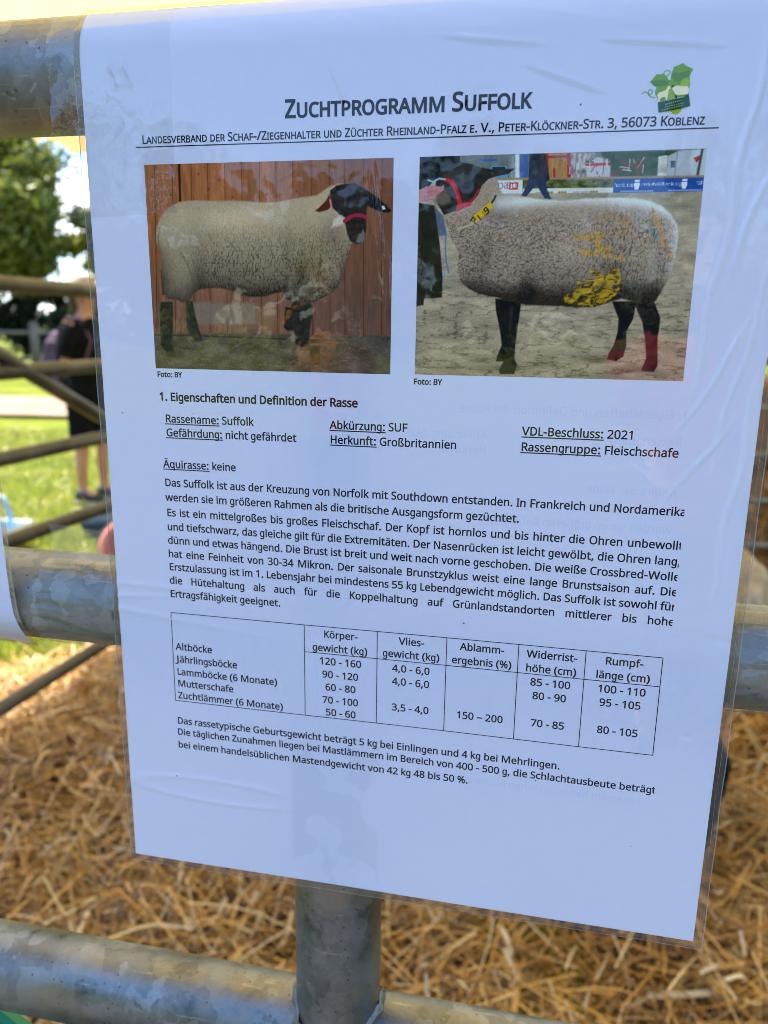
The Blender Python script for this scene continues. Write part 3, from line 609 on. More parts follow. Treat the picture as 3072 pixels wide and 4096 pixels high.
def put_line(polys, t, suf, x0, z, x1, style, under, em=None, mirror=False):
    """adds the outlines of one line of print (mm) to polys; returns underline rectangles"""
    m = t[:len(t) - len(suf)] if suf else t
    nat = adv_of(m, style)
    ns = m.count(' ')
    gap = 0.0
    if em is None:
        em = (x1 - x0) / nat
        if suf and ns and em > 4.0:
            em = 4.03
            gap = ((x1 - x0) - nat * em) / ns
    x = x0
    for i, c in enumerate(t):
        k, ch = 1.0, c
        if 's' in style and c.islower(): k, ch = SC, c.upper()
        a, pl = GL[ch]
        if pl: polys.append([[(x + px * em * k, z + py * em * k) for px, py in q] for q in pl])
        x += a * em * k + (gap if c == ' ' else 0)
        if under and i == under - 1:
            d = 0.115 * em; hh = 0.05 * em
            polys.append([[(x0, z - d), (x, z - d), (x, z - d - hh), (x0, z - d - hh)]])
    return em

def grow(pl, d):
    """moves a closed outline outwards by d (outer contours run clockwise, holes the other way)"""
    P_ = np.array(pl); n = len(P_)
    e = np.roll(P_, -1, 0) - P_
    L = np.linalg.norm(e, axis=1); keep = L > 1e-6
    P_, e, L = P_[keep], e[keep], L[keep]
    e = e / L[:, None]
    nn = np.stack([-e[:, 1], e[:, 0]], -1)
    a = np.roll(nn, 1, 0)
    mdir = nn + a; q = np.clip((mdir ** 2).sum(1), 0.6, None)
    return [tuple(p_) for p_ in P_ + mdir * (2 * d / q)[:, None]]

def print_mesh(name, polys, mat, parent, lift=0.05, offset=0.0, clip=192.15, mirror_about=None):
    V_, F_ = [], []
    for grp in polys:
        cs = [grow(pl, offset) if offset else [tuple(q) for q in pl] for pl in grp]
        pts_, loops = [], []
        for c in cs:
            loops.append(list(range(len(pts_), len(pts_) + len(c)))); pts_ += [Vector(q) for q in c]
        edges_ = [(lp[i], lp[(i + 1) % len(lp)]) for lp in loops for i in range(len(lp))]
        vo, _, fo, *_ = delaunay_2d_cdt(pts_, edges_, [], 0, 1e-6)
        big = max(loops, key=lambda lp: max(pts_[i].x for i in lp) - min(pts_[i].x for i in lp))
        ar = sum(pts_[big[i]].x * pts_[big[(i + 1) % len(big)]].y - pts_[big[(i + 1) % len(big)]].x * pts_[big[i]].y for i in range(len(big)))
        sgn = 1 if ar > 0 else -1
        for t in fo:
            cx_, cy_ = sum(vo[i].x for i in t) / len(t), sum(vo[i].y for i in t) / len(t)
            n = 0
            for lp in loops:
                for i in range(len(lp)):
                    a, b = pts_[lp[i]], pts_[lp[(i + 1) % len(lp)]]
                    if (a.y > cy_) != (b.y > cy_) and cx_ < a.x + (cy_ - a.y) / (b.y - a.y) * (b.x - a.x): n += 1 if a.y < b.y else -1
            if n * sgn > 0: F_.append(tuple(i + len(V_) for i in t))
        V_ += [(q.x, q.y, 0) for q in vo]
    me = bpy.data.meshes.new(name); me.from_pydata(V_, [], F_)
    bm = bmesh.new(); bm.from_mesh(me)
    if clip:
        bmesh.ops.bisect_plane(bm, geom=bm.verts[:] + bm.edges[:] + bm.faces[:], plane_co=(clip, 0, 0), plane_no=(1, 0, 0), clear_outer=True)
    for v in bm.verts:
        if mirror_about is not None: v.co.x = 2 * mirror_about - v.co.x
    loc = np.array(root_loc(parent))
    co = np.array([v.co[:] for v in bm.verts])
    w = surf(co[:, 0], -co[:, 1], lift) - loc
    for v, k in zip(bm.verts, w): v.co = k
    # faces look at the reader (-y)
    bm.normal_update()
    flip = [fc for fc in bm.faces if fc.normal.y > 0]
    bmesh.ops.reverse_faces(bm, faces=flip)
    bm.to_mesh(me); bm.free()
    me.name = name; me.materials.clear(); me.materials.append(mat)
    o = bpy.data.objects.new(name, me); o.parent = parent
    return link(o)

ink_m, *_ = new_mat('black_ink'); ink_m.node_tree.nodes['Principled BSDF'].inputs['Base Color'].default_value = (0.006, 0.006, 0.007, 1); laminate(ink_m)

blocks = {}
for (part_, t, suf, x0, z, x1, style, under) in TEXT:
    if part_ == 'breed_data': part_ = 'breed_data %d %d' % (x0 > 60, x0 > 120) + ('b' if z < -135 else '')   # one block per column
    polys = blocks.setdefault(part_, [])
    em = None
    if part_ == 'table_text':
        w = adv_of(t, style); em = 4.0; mid = (x0 + x1) / 2; x0 = mid - w * em / 2 if x0 > 30 else 21.9
    put_line(polys, t, suf, x0, z, x1, style, under, em)
names = {'caption2': 'caption', 'closing_text': 'paragraph', 'table_text': 'table_lettering'}
for k, polys in blocks.items():
    print_mesh(names.get(k, k.split(' ')[0]), polys, ink_m, notice, 0.05, 0.19 if k == 'title' else 0.115 if k == 'heading' else 0.072)

# rules and table grid
def bar(x0, z0, x1, z1, w):
    return [(x0, z0 + w/2), (x1, z1 + w/2), (x1, z1 - w/2), (x0, z0 - w/2)] if abs(x1 - x0) > abs(z1 - z0) else [(x0 - w/2, z0), (x0 + w/2, z0), (x1 + w/2, z1), (x1 - w/2, z1)]
def seg(x0, z0, x1, z1, w, n=24):
    out = []
    for i in range(n):
        a, b2 = i / n, (i + 1) / n
        out.append([bar(x0 + (x1-x0)*a, z0 + (z1-z0)*a, x0 + (x1-x0)*b2, z0 + (z1-z0)*b2, w)])
    return out
print_mesh('heading_rule', seg(17.5, -38.25, 190.4, -38.25, 0.32, 40), ink_m, notice, clip=None)
grid = []
GT, GB, GH = -193.75, -228.35, -203.8
grid += seg(20.7, GT, 190.4, GT, 0.26, 40) + seg(20.7, GB, 190.4, GB, 0.26, 40) + seg(71, GH, 190.4, GH, 0.26, 30)
for x in (20.72, 71.0, 97.1, 121.05, 145.0, 166.6, 190.4):
    grid += seg(x, GT + 0.1 if False else GT - 0.1, x, GH + 0.1 if x > 30 else GH, 0.26, 6)
    grid += seg(x, GH - 0.1 if x > 30 else GH, x, GB + 0.1, 0.26, 8)
print_mesh('table_grid', grid, ink_m, notice, clip=None)

# faint print of the other side showing through, reversed
ghost_m, n_, l_, b_ = new_mat('print_showing_through'); b_.inputs['Base Color'].default_value = (0.70, 0.718, 0.825, 1); laminate(ghost_m)
MID = 105.0
for (t, st, xr, z) in (("1. Eigenschaften und Definition der Rasse", 'b', 190.6, -117.8), ("Rassename: ", '', 189.5, -126.0), ("Abkürzung: SUF", '', 131.5, -126.0), ("Herkunft: ", '', 131.5, -130.8),
                       ("Äquirasse: keine", '', 189.5, -141.4), ("werden sie im größeren Rahmen", '', 189.0, -152.9), ("bei einem handelsüblichen Mastendgewicht", '', 188.2, -247.2)):
    pl = []
    put_line(pl, t, '', 2 * MID - xr, z, 0, st, 0, em=4.03)
    print_mesh('print_showing_through', pl, ghost_m, notice, lift=0.012, clip=None, mirror_about=MID, offset=0.03)

# ------------------------------------------------------------------ printed photographs: inks laid down point by point
P1 = {'body': '33,354 38,305 52,257 76,221 102,197 139,178 190,170 253,173 310,176 366,174 421,179 477,185 525,186 566,182 613,171 667,163 707,157 731,137 754,119 787,109 833,108 879,164 879,277 860,362 840,385 834,424 820,463 814,502 804,550 787,582 760,614 718,638 684,659 663,675 635,680 608,668 580,640 563,607 539,611 489,628 425,633 383,620 340,600 297,588 254,591 210,597 180,622 160,660 134,660 105,647 68,644 51,602 48,518 52,419 46,403 36,378', 'head': '757,138 780,116 813,109 856,107 879,126 898,142 911,157 905,194 900,225 898,263 899,308 896,347 880,378 860,385 837,369 823,331 817,292 787,238 764,214 757,168', 'earl': '754,153 740,183 714,213 697,228 714,235 747,225 764,207', 'earr': '898,138 931,165 963,196 995,232 983,243 951,237 912,217 899,202', 'cheek': '757,306 774,268 797,249 817,257 819,277 794,295 760,310', 'muzzle': '870,339 886,320 896,339 887,370 870,381 859,373', 'halter': '813,278 833,261 853,251 876,251 898,261', 'tag': '757,180 762,214', 'spot': '957,211 967,212 972,226 961,229', 'leg1': '38,661 93,660 85,805 77,874 93,925 94,941 55,939 45,909 28,875 31,763', 'leg2': '151,655 179,655 185,710 203,803 217,853 179,854 148,787 147,719', 'leg3': '597,668 681,655 682,728 671,794 669,873 644,878 613,862 606,795 597,721', 'leg4': '571,680 600,684 603,754 606,795 578,796 564,780', 'hoof': '669,877 711,868 718,960 675,961', 'base': '175,659 446,669 447,765 196,773 176,727', 'ground': '-53,816 188,813 606,814 1017,812 1020,1034 -66,1071', 'slab': '814,816 1017,812 1020,1034 815,1041', 'gap': '143,-10 153,-9 149,175 141,174', 'gap2': '46,502 54,502 55,627 48,627'}
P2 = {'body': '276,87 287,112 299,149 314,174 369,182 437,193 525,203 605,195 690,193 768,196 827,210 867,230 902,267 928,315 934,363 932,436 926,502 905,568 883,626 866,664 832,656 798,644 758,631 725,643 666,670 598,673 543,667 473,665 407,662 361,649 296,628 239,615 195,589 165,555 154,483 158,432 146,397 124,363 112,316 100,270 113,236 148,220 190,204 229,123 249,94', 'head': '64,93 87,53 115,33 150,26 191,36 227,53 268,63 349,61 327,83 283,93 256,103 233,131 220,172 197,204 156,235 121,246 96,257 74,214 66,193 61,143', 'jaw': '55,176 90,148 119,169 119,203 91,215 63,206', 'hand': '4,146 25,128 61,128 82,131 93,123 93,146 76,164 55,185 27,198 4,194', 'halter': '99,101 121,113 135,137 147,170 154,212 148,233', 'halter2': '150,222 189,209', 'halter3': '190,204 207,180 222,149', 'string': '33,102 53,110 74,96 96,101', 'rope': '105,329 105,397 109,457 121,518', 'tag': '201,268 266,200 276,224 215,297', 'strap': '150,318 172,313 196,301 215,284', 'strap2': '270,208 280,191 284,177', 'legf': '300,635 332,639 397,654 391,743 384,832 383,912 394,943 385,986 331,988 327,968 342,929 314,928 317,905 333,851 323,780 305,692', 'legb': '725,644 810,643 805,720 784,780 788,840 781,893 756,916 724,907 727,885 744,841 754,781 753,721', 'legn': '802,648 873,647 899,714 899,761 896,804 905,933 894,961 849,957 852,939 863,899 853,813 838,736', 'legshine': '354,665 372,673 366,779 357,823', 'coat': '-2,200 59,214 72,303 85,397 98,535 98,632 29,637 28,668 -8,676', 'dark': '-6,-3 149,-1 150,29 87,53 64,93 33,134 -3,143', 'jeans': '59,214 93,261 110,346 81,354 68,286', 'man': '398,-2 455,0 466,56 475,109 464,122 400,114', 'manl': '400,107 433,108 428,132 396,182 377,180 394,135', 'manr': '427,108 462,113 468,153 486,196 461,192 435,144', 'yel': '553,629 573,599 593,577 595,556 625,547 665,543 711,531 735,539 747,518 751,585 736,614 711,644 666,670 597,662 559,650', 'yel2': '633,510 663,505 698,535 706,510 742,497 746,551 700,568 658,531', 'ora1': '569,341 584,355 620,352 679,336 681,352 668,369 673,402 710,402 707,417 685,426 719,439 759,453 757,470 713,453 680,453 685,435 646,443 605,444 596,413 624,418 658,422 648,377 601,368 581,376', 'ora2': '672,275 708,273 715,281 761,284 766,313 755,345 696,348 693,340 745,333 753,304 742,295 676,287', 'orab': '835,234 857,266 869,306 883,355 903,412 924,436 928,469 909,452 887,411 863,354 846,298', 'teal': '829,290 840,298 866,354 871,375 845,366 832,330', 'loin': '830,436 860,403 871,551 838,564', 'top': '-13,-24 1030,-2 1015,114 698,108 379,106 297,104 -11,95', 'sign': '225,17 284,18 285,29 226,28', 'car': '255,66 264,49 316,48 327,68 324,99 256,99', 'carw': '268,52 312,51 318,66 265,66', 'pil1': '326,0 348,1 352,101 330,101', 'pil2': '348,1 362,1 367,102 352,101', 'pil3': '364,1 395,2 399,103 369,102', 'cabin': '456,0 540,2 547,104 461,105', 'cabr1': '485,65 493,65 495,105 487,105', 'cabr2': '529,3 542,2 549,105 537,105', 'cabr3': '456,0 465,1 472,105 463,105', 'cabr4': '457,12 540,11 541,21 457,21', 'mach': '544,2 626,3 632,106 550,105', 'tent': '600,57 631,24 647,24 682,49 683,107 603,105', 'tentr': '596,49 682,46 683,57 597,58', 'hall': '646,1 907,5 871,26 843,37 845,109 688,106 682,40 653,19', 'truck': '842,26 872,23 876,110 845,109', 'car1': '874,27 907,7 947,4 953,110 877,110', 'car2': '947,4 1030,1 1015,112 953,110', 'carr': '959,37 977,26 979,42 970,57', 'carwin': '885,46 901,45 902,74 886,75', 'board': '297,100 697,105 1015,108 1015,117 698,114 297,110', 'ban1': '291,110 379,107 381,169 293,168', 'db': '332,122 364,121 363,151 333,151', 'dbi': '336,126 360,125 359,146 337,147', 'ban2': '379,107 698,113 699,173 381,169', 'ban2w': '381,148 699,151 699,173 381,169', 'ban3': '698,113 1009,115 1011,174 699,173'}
SEAMS = [[45, 15], [118, 98], [198, 178], [266, 252], [336, 325], [405, 396], [478, 471], [543, 539], [610, 608], [682, 683], [753, 756], [812, 816], [886, 892], [956, 963]]
T2 = {'db': [(361, 147), (337, 148)], 'sch': [(326, 146), (292, 147)], 'milch': [(858, 147), (794, 147)], 'gut': [(762, 148), (703, 148)], 'milch2': [(1005, 145), (955, 146)], 'gut2': [(924, 147), (864, 147)], 'jug': [(778, 137)], 'jug2': [(937, 138)], 'sm': [(834, 168), (727, 167)], 'sm2': [(995, 168), (888, 168)], 'n9': [(265, 237)], 'n2': [(233, 280)]}
LOGO = {'leaf': '171.34,-26.05 172.1,-25.3 172.94,-24.22 173.9,-24.37 174.82,-24.19 175.59,-24.89 176.15,-25.92 176.72,-25.72 176.72,-24.5 177.08,-23.4 177.24,-22.64 178.38,-22.36 179.49,-21.86 180.48,-22.57 182.3,-23.42 181.82,-24.4 181.56,-25.27 181.71,-26.16 181.86,-27.06 181.65,-28.39 181.8,-29.96 181.36,-30.17 178.44,-30.27 176.15,-30.86 174.06,-31.23 173.61,-30.19 172.92,-29.15 172.96,-28.25 173.25,-27.59 172.25,-26.98', 'leafd': '171.52,-26.05 173.09,-25.79 174.97,-25.87 176.41,-26.16 175.81,-27.25 174.17,-27.29 172.75,-27.23', 'leafd2': '176.75,-24.83 177.37,-23.97 178.79,-24.26 180.15,-23.88 181.52,-23.72 181.32,-25.15 180.09,-25.65 178.54,-26.47 177.8,-25.99', 'leafl': '179.36,-26.51 180.09,-25.65 181.12,-25.47 181.75,-26.5 181.68,-27.61 179.35,-27.51', 'leafl2': '176.41,-28.62 177.31,-28.21 177.93,-29.8 178.24,-30.6 176.49,-30.76', 'ball': '177.34,-33.5 177.88,-32.96 178.69,-32.76 179.64,-32.91 180.25,-33.16 180.08,-33.83 179.55,-34.38 178.74,-34.52 177.88,-34.2', 'ban': '173.9,-31.39 176.16,-30.97 179.75,-30.44 181.87,-30.02 182.41,-32.57 179.9,-33.15 177.23,-33.56 174.31,-33.9', 't1': '175.77,-31.8 180.26,-30.85 180.3,-31.08 175.81,-32.06', 't2': '175.83,-32.48 180.68,-31.6 180.73,-31.8 175.88,-32.72', 't3': '174.96,-33.25 180.51,-32.21 180.55,-32.4 175,-33.49', 'goat': '173.55,-29.51 173.85,-28.96 174.77,-28.66 175.68,-28.36 175.98,-27.81 176.28,-27.27 176.76,-27.4 176.94,-28.08 176.49,-28.28 176.4,-29.18 176.3,-29.96 176.36,-30.87 176.04,-30.91 175.66,-30.05 174.9,-30.13 174.46,-30.45 174.34,-31.13 173.99,-31.17 173.86,-30.32', 'sheep': '177.29,-27.98 177.7,-27.44 178.63,-27.31 179.94,-27.59 181.1,-27.58 181.61,-28.05 181.72,-29.17 181.42,-29.61 180.26,-29.67 178.74,-29.72 178.12,-29.36 177.65,-28.67', 'shead': '176.94,-27.41 177.44,-27.15 177.93,-27.34 177.61,-27.72 177.14,-27.7', 'sleg': '178.27,-29.7 178.74,-29.72 178.82,-30.51 178.41,-30.55', 'sleg2': '180.84,-29.7 181.63,-29.39 181.83,-30.18 180.96,-30.26'}
TEND = [[[169.41, -29.06], [170.02, -28.52], [170.87, -28.73], [171.64, -29.44], [172.24, -28.78], [172.0, -28.1], [171.4, -28.02], [171.09, -28.51], [171.28, -29.31], [171.92, -29.9], [173.13, -30.12]], [[174.6, -24.4], [175.0, -23.64], [175.92, -23.46], [176.55, -23.93], [176.01, -24.47], [175.6, -25.0], [176.03, -25.92]]]
def pts_of(s): return np.array([[float(k) for k in p_.split(',')] for p_ in s.split(' ')])

def vnoise(x, y, seed=0):
    """smooth value noise, 0..1"""
    xi, yi = np.floor(x).astype(np.int64), np.floor(y).astype(np.int64)
    fx, fy = x - xi, y - yi
    fx, fy = fx*fx*(3-2*fx), fy*fy*(3-2*fy)
    def hsh(a, b):
        h = (a * 374761393 + b * 668265263 + seed * 1442695041) & 0xFFFFFFFF
        h = ((h ^ (h >> 13)) * 1274126177) & 0xFFFFFFFF
        return ((h ^ (h >> 16)) & 0xFFFF) / 65535.0
    a = hsh(xi, yi) * (1-fx) + hsh(xi+1, yi) * fx
    b = hsh(xi, yi+1) * (1-fx) + hsh(xi+1, yi+1) * fx
    return a * (1-fy) + b * fy
def fbm(x, y, seed=0, o=4):
    s, a, t = 0, 0.5, 0
    for k in range(o):
        s = s + a * vnoise(x, y, seed + k); t += a; a *= 0.55; x, y = x * 2.03 + 11.3, y * 2.03 + 5.7
    return s / t
def ridge(x, y, seed=0, o=3):
    s, a, t = 0, 0.5, 0
    for k in range(o):
        s = s + a * (1 - np.abs(2 * vnoise(x, y, seed + k) - 1)); t += a; a *= 0.6; x, y = x * 2.1 + 3.3, y * 2.1 + 7.9
    return s / t

class Ink:
    """a printed picture: colours on a fine grid of points, u,v in 0..1000"""
    def __init__(self, x0, x1, z0, z1, nx, nv):
        self.box = (x0, x1, z0, z1); self.n = (nx, nv)
        U, V = np.meshgrid(np.linspace(0, 1000, nx), np.linspace(0, 1000, nv))
        self.asp = abs((z1 - z0) / (x1 - x0))
        self.u, self.v = U.ravel(), V.ravel()
        self.c = np.zeros((nx * nv, 3))
    def sd(self, poly):
        """signed distance in u units, positive inside"""
        P_ = pts_of(poly) if isinstance(poly, str) else np.array(poly, float)
        x, y = self.u, self.v * self.asp
        P_ = P_ * np.array([1, self.asp])
        d = np.full(x.shape, 1e9); ins = np.zeros(x.shape, bool)
        for i in range(len(P_)):
            ax, ay = P_[i]; bx, by = P_[(i + 1) % len(P_)]
            dx, dy = bx - ax, by - ay
            t = np.clip(((x - ax) * dx + (y - ay) * dy) / max(dx*dx + dy*dy, 1e-9), 0, 1)
            d = np.minimum(d, (x - ax - t*dx)**2 + (y - ay - t*dy)**2)
            cr2 = ((ay > y) != (by > y))
            xs = ax + (y - ay) / (by - ay if by != ay else 1e-9) * dx
            ins ^= cr2 & (x < xs)
        d = np.sqrt(d)
        return np.where(ins, d, -d)
    def line_d(self, poly):
        P_ = (pts_of(poly) if isinstance(poly, str) else np.array(poly, float)) * np.array([1, self.asp])
        x, y = self.u, self.v * self.asp
        d = np.full(x.shape, 1e9)
        for i in range(len(P_) - 1):
            ax, ay = P_[i]; dx, dy = P_[i+1] - P_[i]
            t = np.clip(((x - ax) * dx + (y - ay) * dy) / max(dx*dx + dy*dy, 1e-9), 0, 1)
            d = np.minimum(d, (x - ax - t*dx)**2 + (y - ay - t*dy)**2)
        return np.sqrt(d)
    def lay(self, col, mask):
        col = np.asarray(col, float)
        self.c = self.c * (1 - mask[:, None]) + col * mask[:, None]
    def poly(self, p_, col, soft=1.5, op=1.0, rag=0.0, rs=0.05, seed=3):
        d = self.sd(p_)
        if rag: d = d + rag * (fbm(self.u * rs, self.v * rs * self.asp, seed) - 0.5) * 2
        self.lay(col, np.clip(d / soft + 0.5, 0, 1) * op)
        return d
    def stroke(self, p_, w, col, soft=1.5, op=1.0):
        self.lay(col, np.clip((w / 2 - self.line_d(p_)) / soft + 0.5, 0, 1) * op)
    def letters(self, t, right, base, size, col, op=1.0, style=''):
        """reversed lettering running leftwards from `right`"""
        x = 0
        for ch in t:
            a, pl = GL[ch]
            m = np.zeros(self.u.shape)
            ins = np.full(self.u.shape, -1e9)
            acc = np.zeros(self.u.shape, bool)
            for q in pl:
                w = [(right - (x + px) * size, base - py * size / self.asp) for px, py in q]
                d = self.sd(w)
                acc ^= d > 0
                ins = np.where(np.abs(d) < np.abs(ins), d, ins)
            d = np.where(acc, np.abs(ins), -np.abs(ins))
            self.lay(col, np.clip(d / 1.2 + 0.5, 0, 1) * op)
            x += a
    def build(self, name, mat, parent, lift):
        x0, x1, z0, z1 = self.box; nx, nv = self.n
        p, q, X, V = sheet_grid(x0, x1, -z0, -z1, nx, nv, lift)
        o = mesh_obj(name, p, q, mat, parent)
        c = np.clip(self.c / 255, 0, 1)
        c = np.where(c <= 0.04045, c / 12.92, ((c + 0.055) / 1.055) ** 2.4)
        # the colours above were judged in blue shade: what the inks would be under white light
        c = np.clip((c - 0.012) / np.array([0.64, 0.68, 0.89]) * 0.88, 0.004, 0.9)
        set_cols(o.data, c)
        return o

photo_m = attr_mat('photo_ink', 0.7); laminate(photo_m)

# first photograph: ram against a boarded wall
k = Ink(19.9, 100.25, -43.4, -106.75, 380, 300)
uu, vv_ = k.u, k.v
plank = np.searchsorted(np.array([a for a, b in SEAMS]), uu)
tone = np.array([0.95, 1.04, 0.98, 1.02, 1.06, 1.0, 0.96, 1.05, 1.02, 0.97, 0.93, 0.9, 0.88, 0.9, 0.86, 0.86])[np.clip(plank, 0, 15)]
g = fbm(uu * 0.09, vv_ * 0.010, 5, 4) - 0.5
c0 = np.stack([160 - 0.024 * uu, 95 - 0.008 * uu, 56 + 0.010 * uu], -1)
low = np.clip((vv_ - 280) / 400, 0, 1) * np.clip(0.8 + (uu - 600) / 500, 0.8, 1)
c0 = c0 * (1 - low[:, None]) + np.array([112, 80, 70]) * low[:, None]
k.c = c0 * (tone * (1 + 0.35 * g))[:, None]
for a, b in SEAMS:
    k.stroke([(a, -10), (b, 820)], 3.4, (78, 38, 22), 2.5, 0.75)
    k.stroke([(a + 7, -10), (b + 7, 820)], 2.0, (120, 62, 34), 2.5, 0.6)
for i in range(26):
    kx, ky = rng.uniform(20, 980), rng.uniform(10, 260)
    k.lay((92, 44, 26), 0.7 * np.exp(-(((uu - kx) / 4) ** 2 + ((vv_ - ky) / 6) ** 2)))
k.poly(P1['gap'], (38, 18, 14), 3); k.poly(P1['gap2'], (50, 24, 18), 4, 0.8)
k.poly(P1['base'], (124, 112, 100), 14, 0.72, 10, 0.02)  # pale patch below the belly: a reflection painted into the print
gr = fbm(uu * 0.02, vv_ * 0.03, 9, 5) - 0.5
gcol = np.array([86, 76, 62]) + gr[:, None] * 60 + (vnoise(uu * 0.45, vv_ * 0.45, 3)[:, None] - 0.5) * 26
d = k.sd(P1['ground']); k.lay(gcol, np.clip(d / 5 + 0.5, 0, 1))
k.stroke([(0, 828), (160, 828), (600, 838), (1000, 842)], 5, (44, 36, 30), 5, 0.7)
k.poly(P1['slab'], gcol * 0.9 + np.array([2, 4, 12]), 6, 0.85)
for i in range(70):
    kx, ky = rng.uniform(60, 900), rng.uniform(850, 985)
    a = rng.normal(0, 0.35); L = rng.uniform(12, 40)
    k.stroke([(kx, ky), (kx + L * math.cos(a) / 2, ky + L * math.sin(a) / 2 - 3), (kx + L * math.cos(a), ky + L * math.sin(a))], 1.4, (150, 135, 104), 1.6, rng.uniform(0.25, 0.8))
for nm, colr in (('leg2', (52, 52, 42)), ('leg4', (40, 38, 36)), ('leg3', (44, 42, 40)), ('hoof', (58, 60, 46)), ('leg1', (50, 50, 38))):
    dd = k.poly(P1[nm], np.array(colr) + (fbm(uu * 0.05, vv_ * 0.05, 4)[:, None] - 0.5) * 26, 5)
k.stroke([(50, 930), (66, 960)], 10, (84, 58, 40), 6, 0.6)
# fleece
d = k.sd(P1['body']) + 3 * (fbm(uu * 0.11, vv_ * 0.11, 21) - 0.5)
flo = fbm(uu * 0.006, vv_ * 0.006, 31, 3) - 0.5
warp = uu + 26 * (fbm(uu * 0.012, vv_ * 0.012, 13) - 0.5)
crease = ridge(warp * 0.21, vv_ * 0.05, 17, 3)
fine = vnoise(uu * 0.34, vv_ * 0.34, 6) - 0.5
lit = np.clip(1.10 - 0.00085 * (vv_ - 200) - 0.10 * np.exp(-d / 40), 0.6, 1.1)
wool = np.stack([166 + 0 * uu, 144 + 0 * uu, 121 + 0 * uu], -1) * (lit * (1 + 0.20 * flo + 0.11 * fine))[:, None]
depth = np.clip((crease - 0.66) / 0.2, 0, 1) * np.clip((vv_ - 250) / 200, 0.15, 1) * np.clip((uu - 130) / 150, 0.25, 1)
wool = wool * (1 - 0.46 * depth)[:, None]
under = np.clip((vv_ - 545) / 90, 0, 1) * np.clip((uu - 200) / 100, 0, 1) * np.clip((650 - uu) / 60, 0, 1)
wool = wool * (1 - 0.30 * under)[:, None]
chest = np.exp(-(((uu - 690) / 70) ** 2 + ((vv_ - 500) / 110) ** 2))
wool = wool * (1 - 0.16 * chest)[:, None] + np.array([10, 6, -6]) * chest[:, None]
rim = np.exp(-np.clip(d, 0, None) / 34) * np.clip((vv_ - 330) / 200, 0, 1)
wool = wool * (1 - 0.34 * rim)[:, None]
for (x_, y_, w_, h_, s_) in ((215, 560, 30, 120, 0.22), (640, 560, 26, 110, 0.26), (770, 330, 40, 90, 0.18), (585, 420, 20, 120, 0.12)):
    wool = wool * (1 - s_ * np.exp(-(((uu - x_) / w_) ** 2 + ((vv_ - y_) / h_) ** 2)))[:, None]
for (x_, y_, w_, h_, s_) in ((350, 260, 200, 60, 0.12), (120, 480, 50, 90, 0.10), (710, 600, 40, 60, 0.10)):
    wool = wool * (1 + s_ * np.exp(-(((uu - x_) / w_) ** 2 + ((vv_ - y_) / h_) ** 2)))[:, None]
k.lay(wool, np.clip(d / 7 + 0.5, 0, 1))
for i in range(60):      # tufts hanging from the belly and over the legs
    x_ = rng.uniform(70, 760); y_ = 600 + 60 * math.sin(x_ / 90)
    if d[np.argmin((uu - x_) ** 2 + (vv_ - y_) ** 2)] > -8: k.stroke([(x_, y_), (x_ + rng.normal(0, 5), y_ + rng.uniform(8, 26))], 4, (118, 100, 80), 4, 0.5)
k.stroke([(138, 420), (165, 480), (185, 545), (200, 600)], 5, (92, 78, 60), 7, 0.7)
k.stroke([(50, 300), (42, 350), (50, 420)], 5, (86, 72, 56), 7, 0.6)
k.poly(P1['earl'], (84, 40, 26), 4); k.poly(P1['earr'], (24, 21, 22), 3)
dh = k.sd(P1['head'])
k.lay(np.array([36, 30, 30]) + (fbm(uu * 0.06, vv_ * 0.06, 8)[:, None] - 0.5) * 30 + np.clip(18 - 0.05 * (uu - 800), 0, 14)[:, None] * 0.5, np.clip(dh / 4 + 0.5, 0, 1))
k.poly(P1['cheek'], (206, 190, 180), 8, 0.85, 6, 0.08); k.poly(P1['muzzle'], (118, 116, 112), 8, 0.8, 5, 0.08)
k.stroke(P1['halter'], 13, (160, 36, 64), 3)
k.stroke(P1['tag'], 7, (206, 120, 130), 3); k.poly(P1['spot'], (226, 226, 228), 4)
k.c = k.c * (1 + 0.10 * (rng.random(k.u.shape) - 0.5))[:, None] + 3
photo1 = k.build('photo_print', photo_m, notice, 0.03)
photo1['label'] = 'printed photo of a black-faced sheep before an orange boarded wall'

# second photograph: ram held in a show ring (the picture is printed the wrong way round)
k = Ink(108.1, 187.9, -43.4, -106.55, 400, 320)
uu, vv_ = k.u, k.v
sw = fbm(uu * 0.012, vv_ * 0.034, 41, 5)
lump = ridge(uu * 0.016, vv_ * 0.05, 44, 4)
sand = np.stack([182 - 0.022 * vv_, 168 - 0.028 * vv_, 150 - 0.032 * vv_], -1) * (0.72 + 0.48 * sw + 0.16 * (vnoise(uu * 0.4, vv_ * 0.5, 3) - 0.5))[:, None]
sand = sand * (1 - 0.32 * np.clip((lump - 0.70) / 0.2, 0, 1) * np.clip((vv_ - 380) / 300, 0.1, 1))[:, None]
far = np.clip((330 - vv_) / 120, 0, 1)
k.c = sand * (1 - 0.10 * far)[:, None]
B = lambda nm, col, s=2, op=1.0: k.poly(P2[nm], col, s, op)
B('top', np.array([112, 116, 120]) + (fbm(uu * 0.05, vv_ * 0.02, 3)[:, None] - 0.5) * 40)
for i in range(9): k.stroke([(150, 8 + i * 9), (300, 6 + i * 9)], 1.8, (90, 94, 98), 2, 0.6)
B('sign', (56, 96, 160)); B('car', (84, 146, 190)); B('carw', (40, 52, 60))
B('pil1', (120, 128, 136)); B('pil2', (205, 212, 220)); B('pil3', (64, 92, 150))
for i in range(4): k.stroke([(338 + 6 * i, 10), (338 + 6 * i, 100)], 2, (190, 196, 204), 2, 0.6)
B('cabin', np.array([168, 124, 82]) + (vnoise(uu * 0.2, vv_ * 0.02, 4)[:, None] - 0.5) * 22)
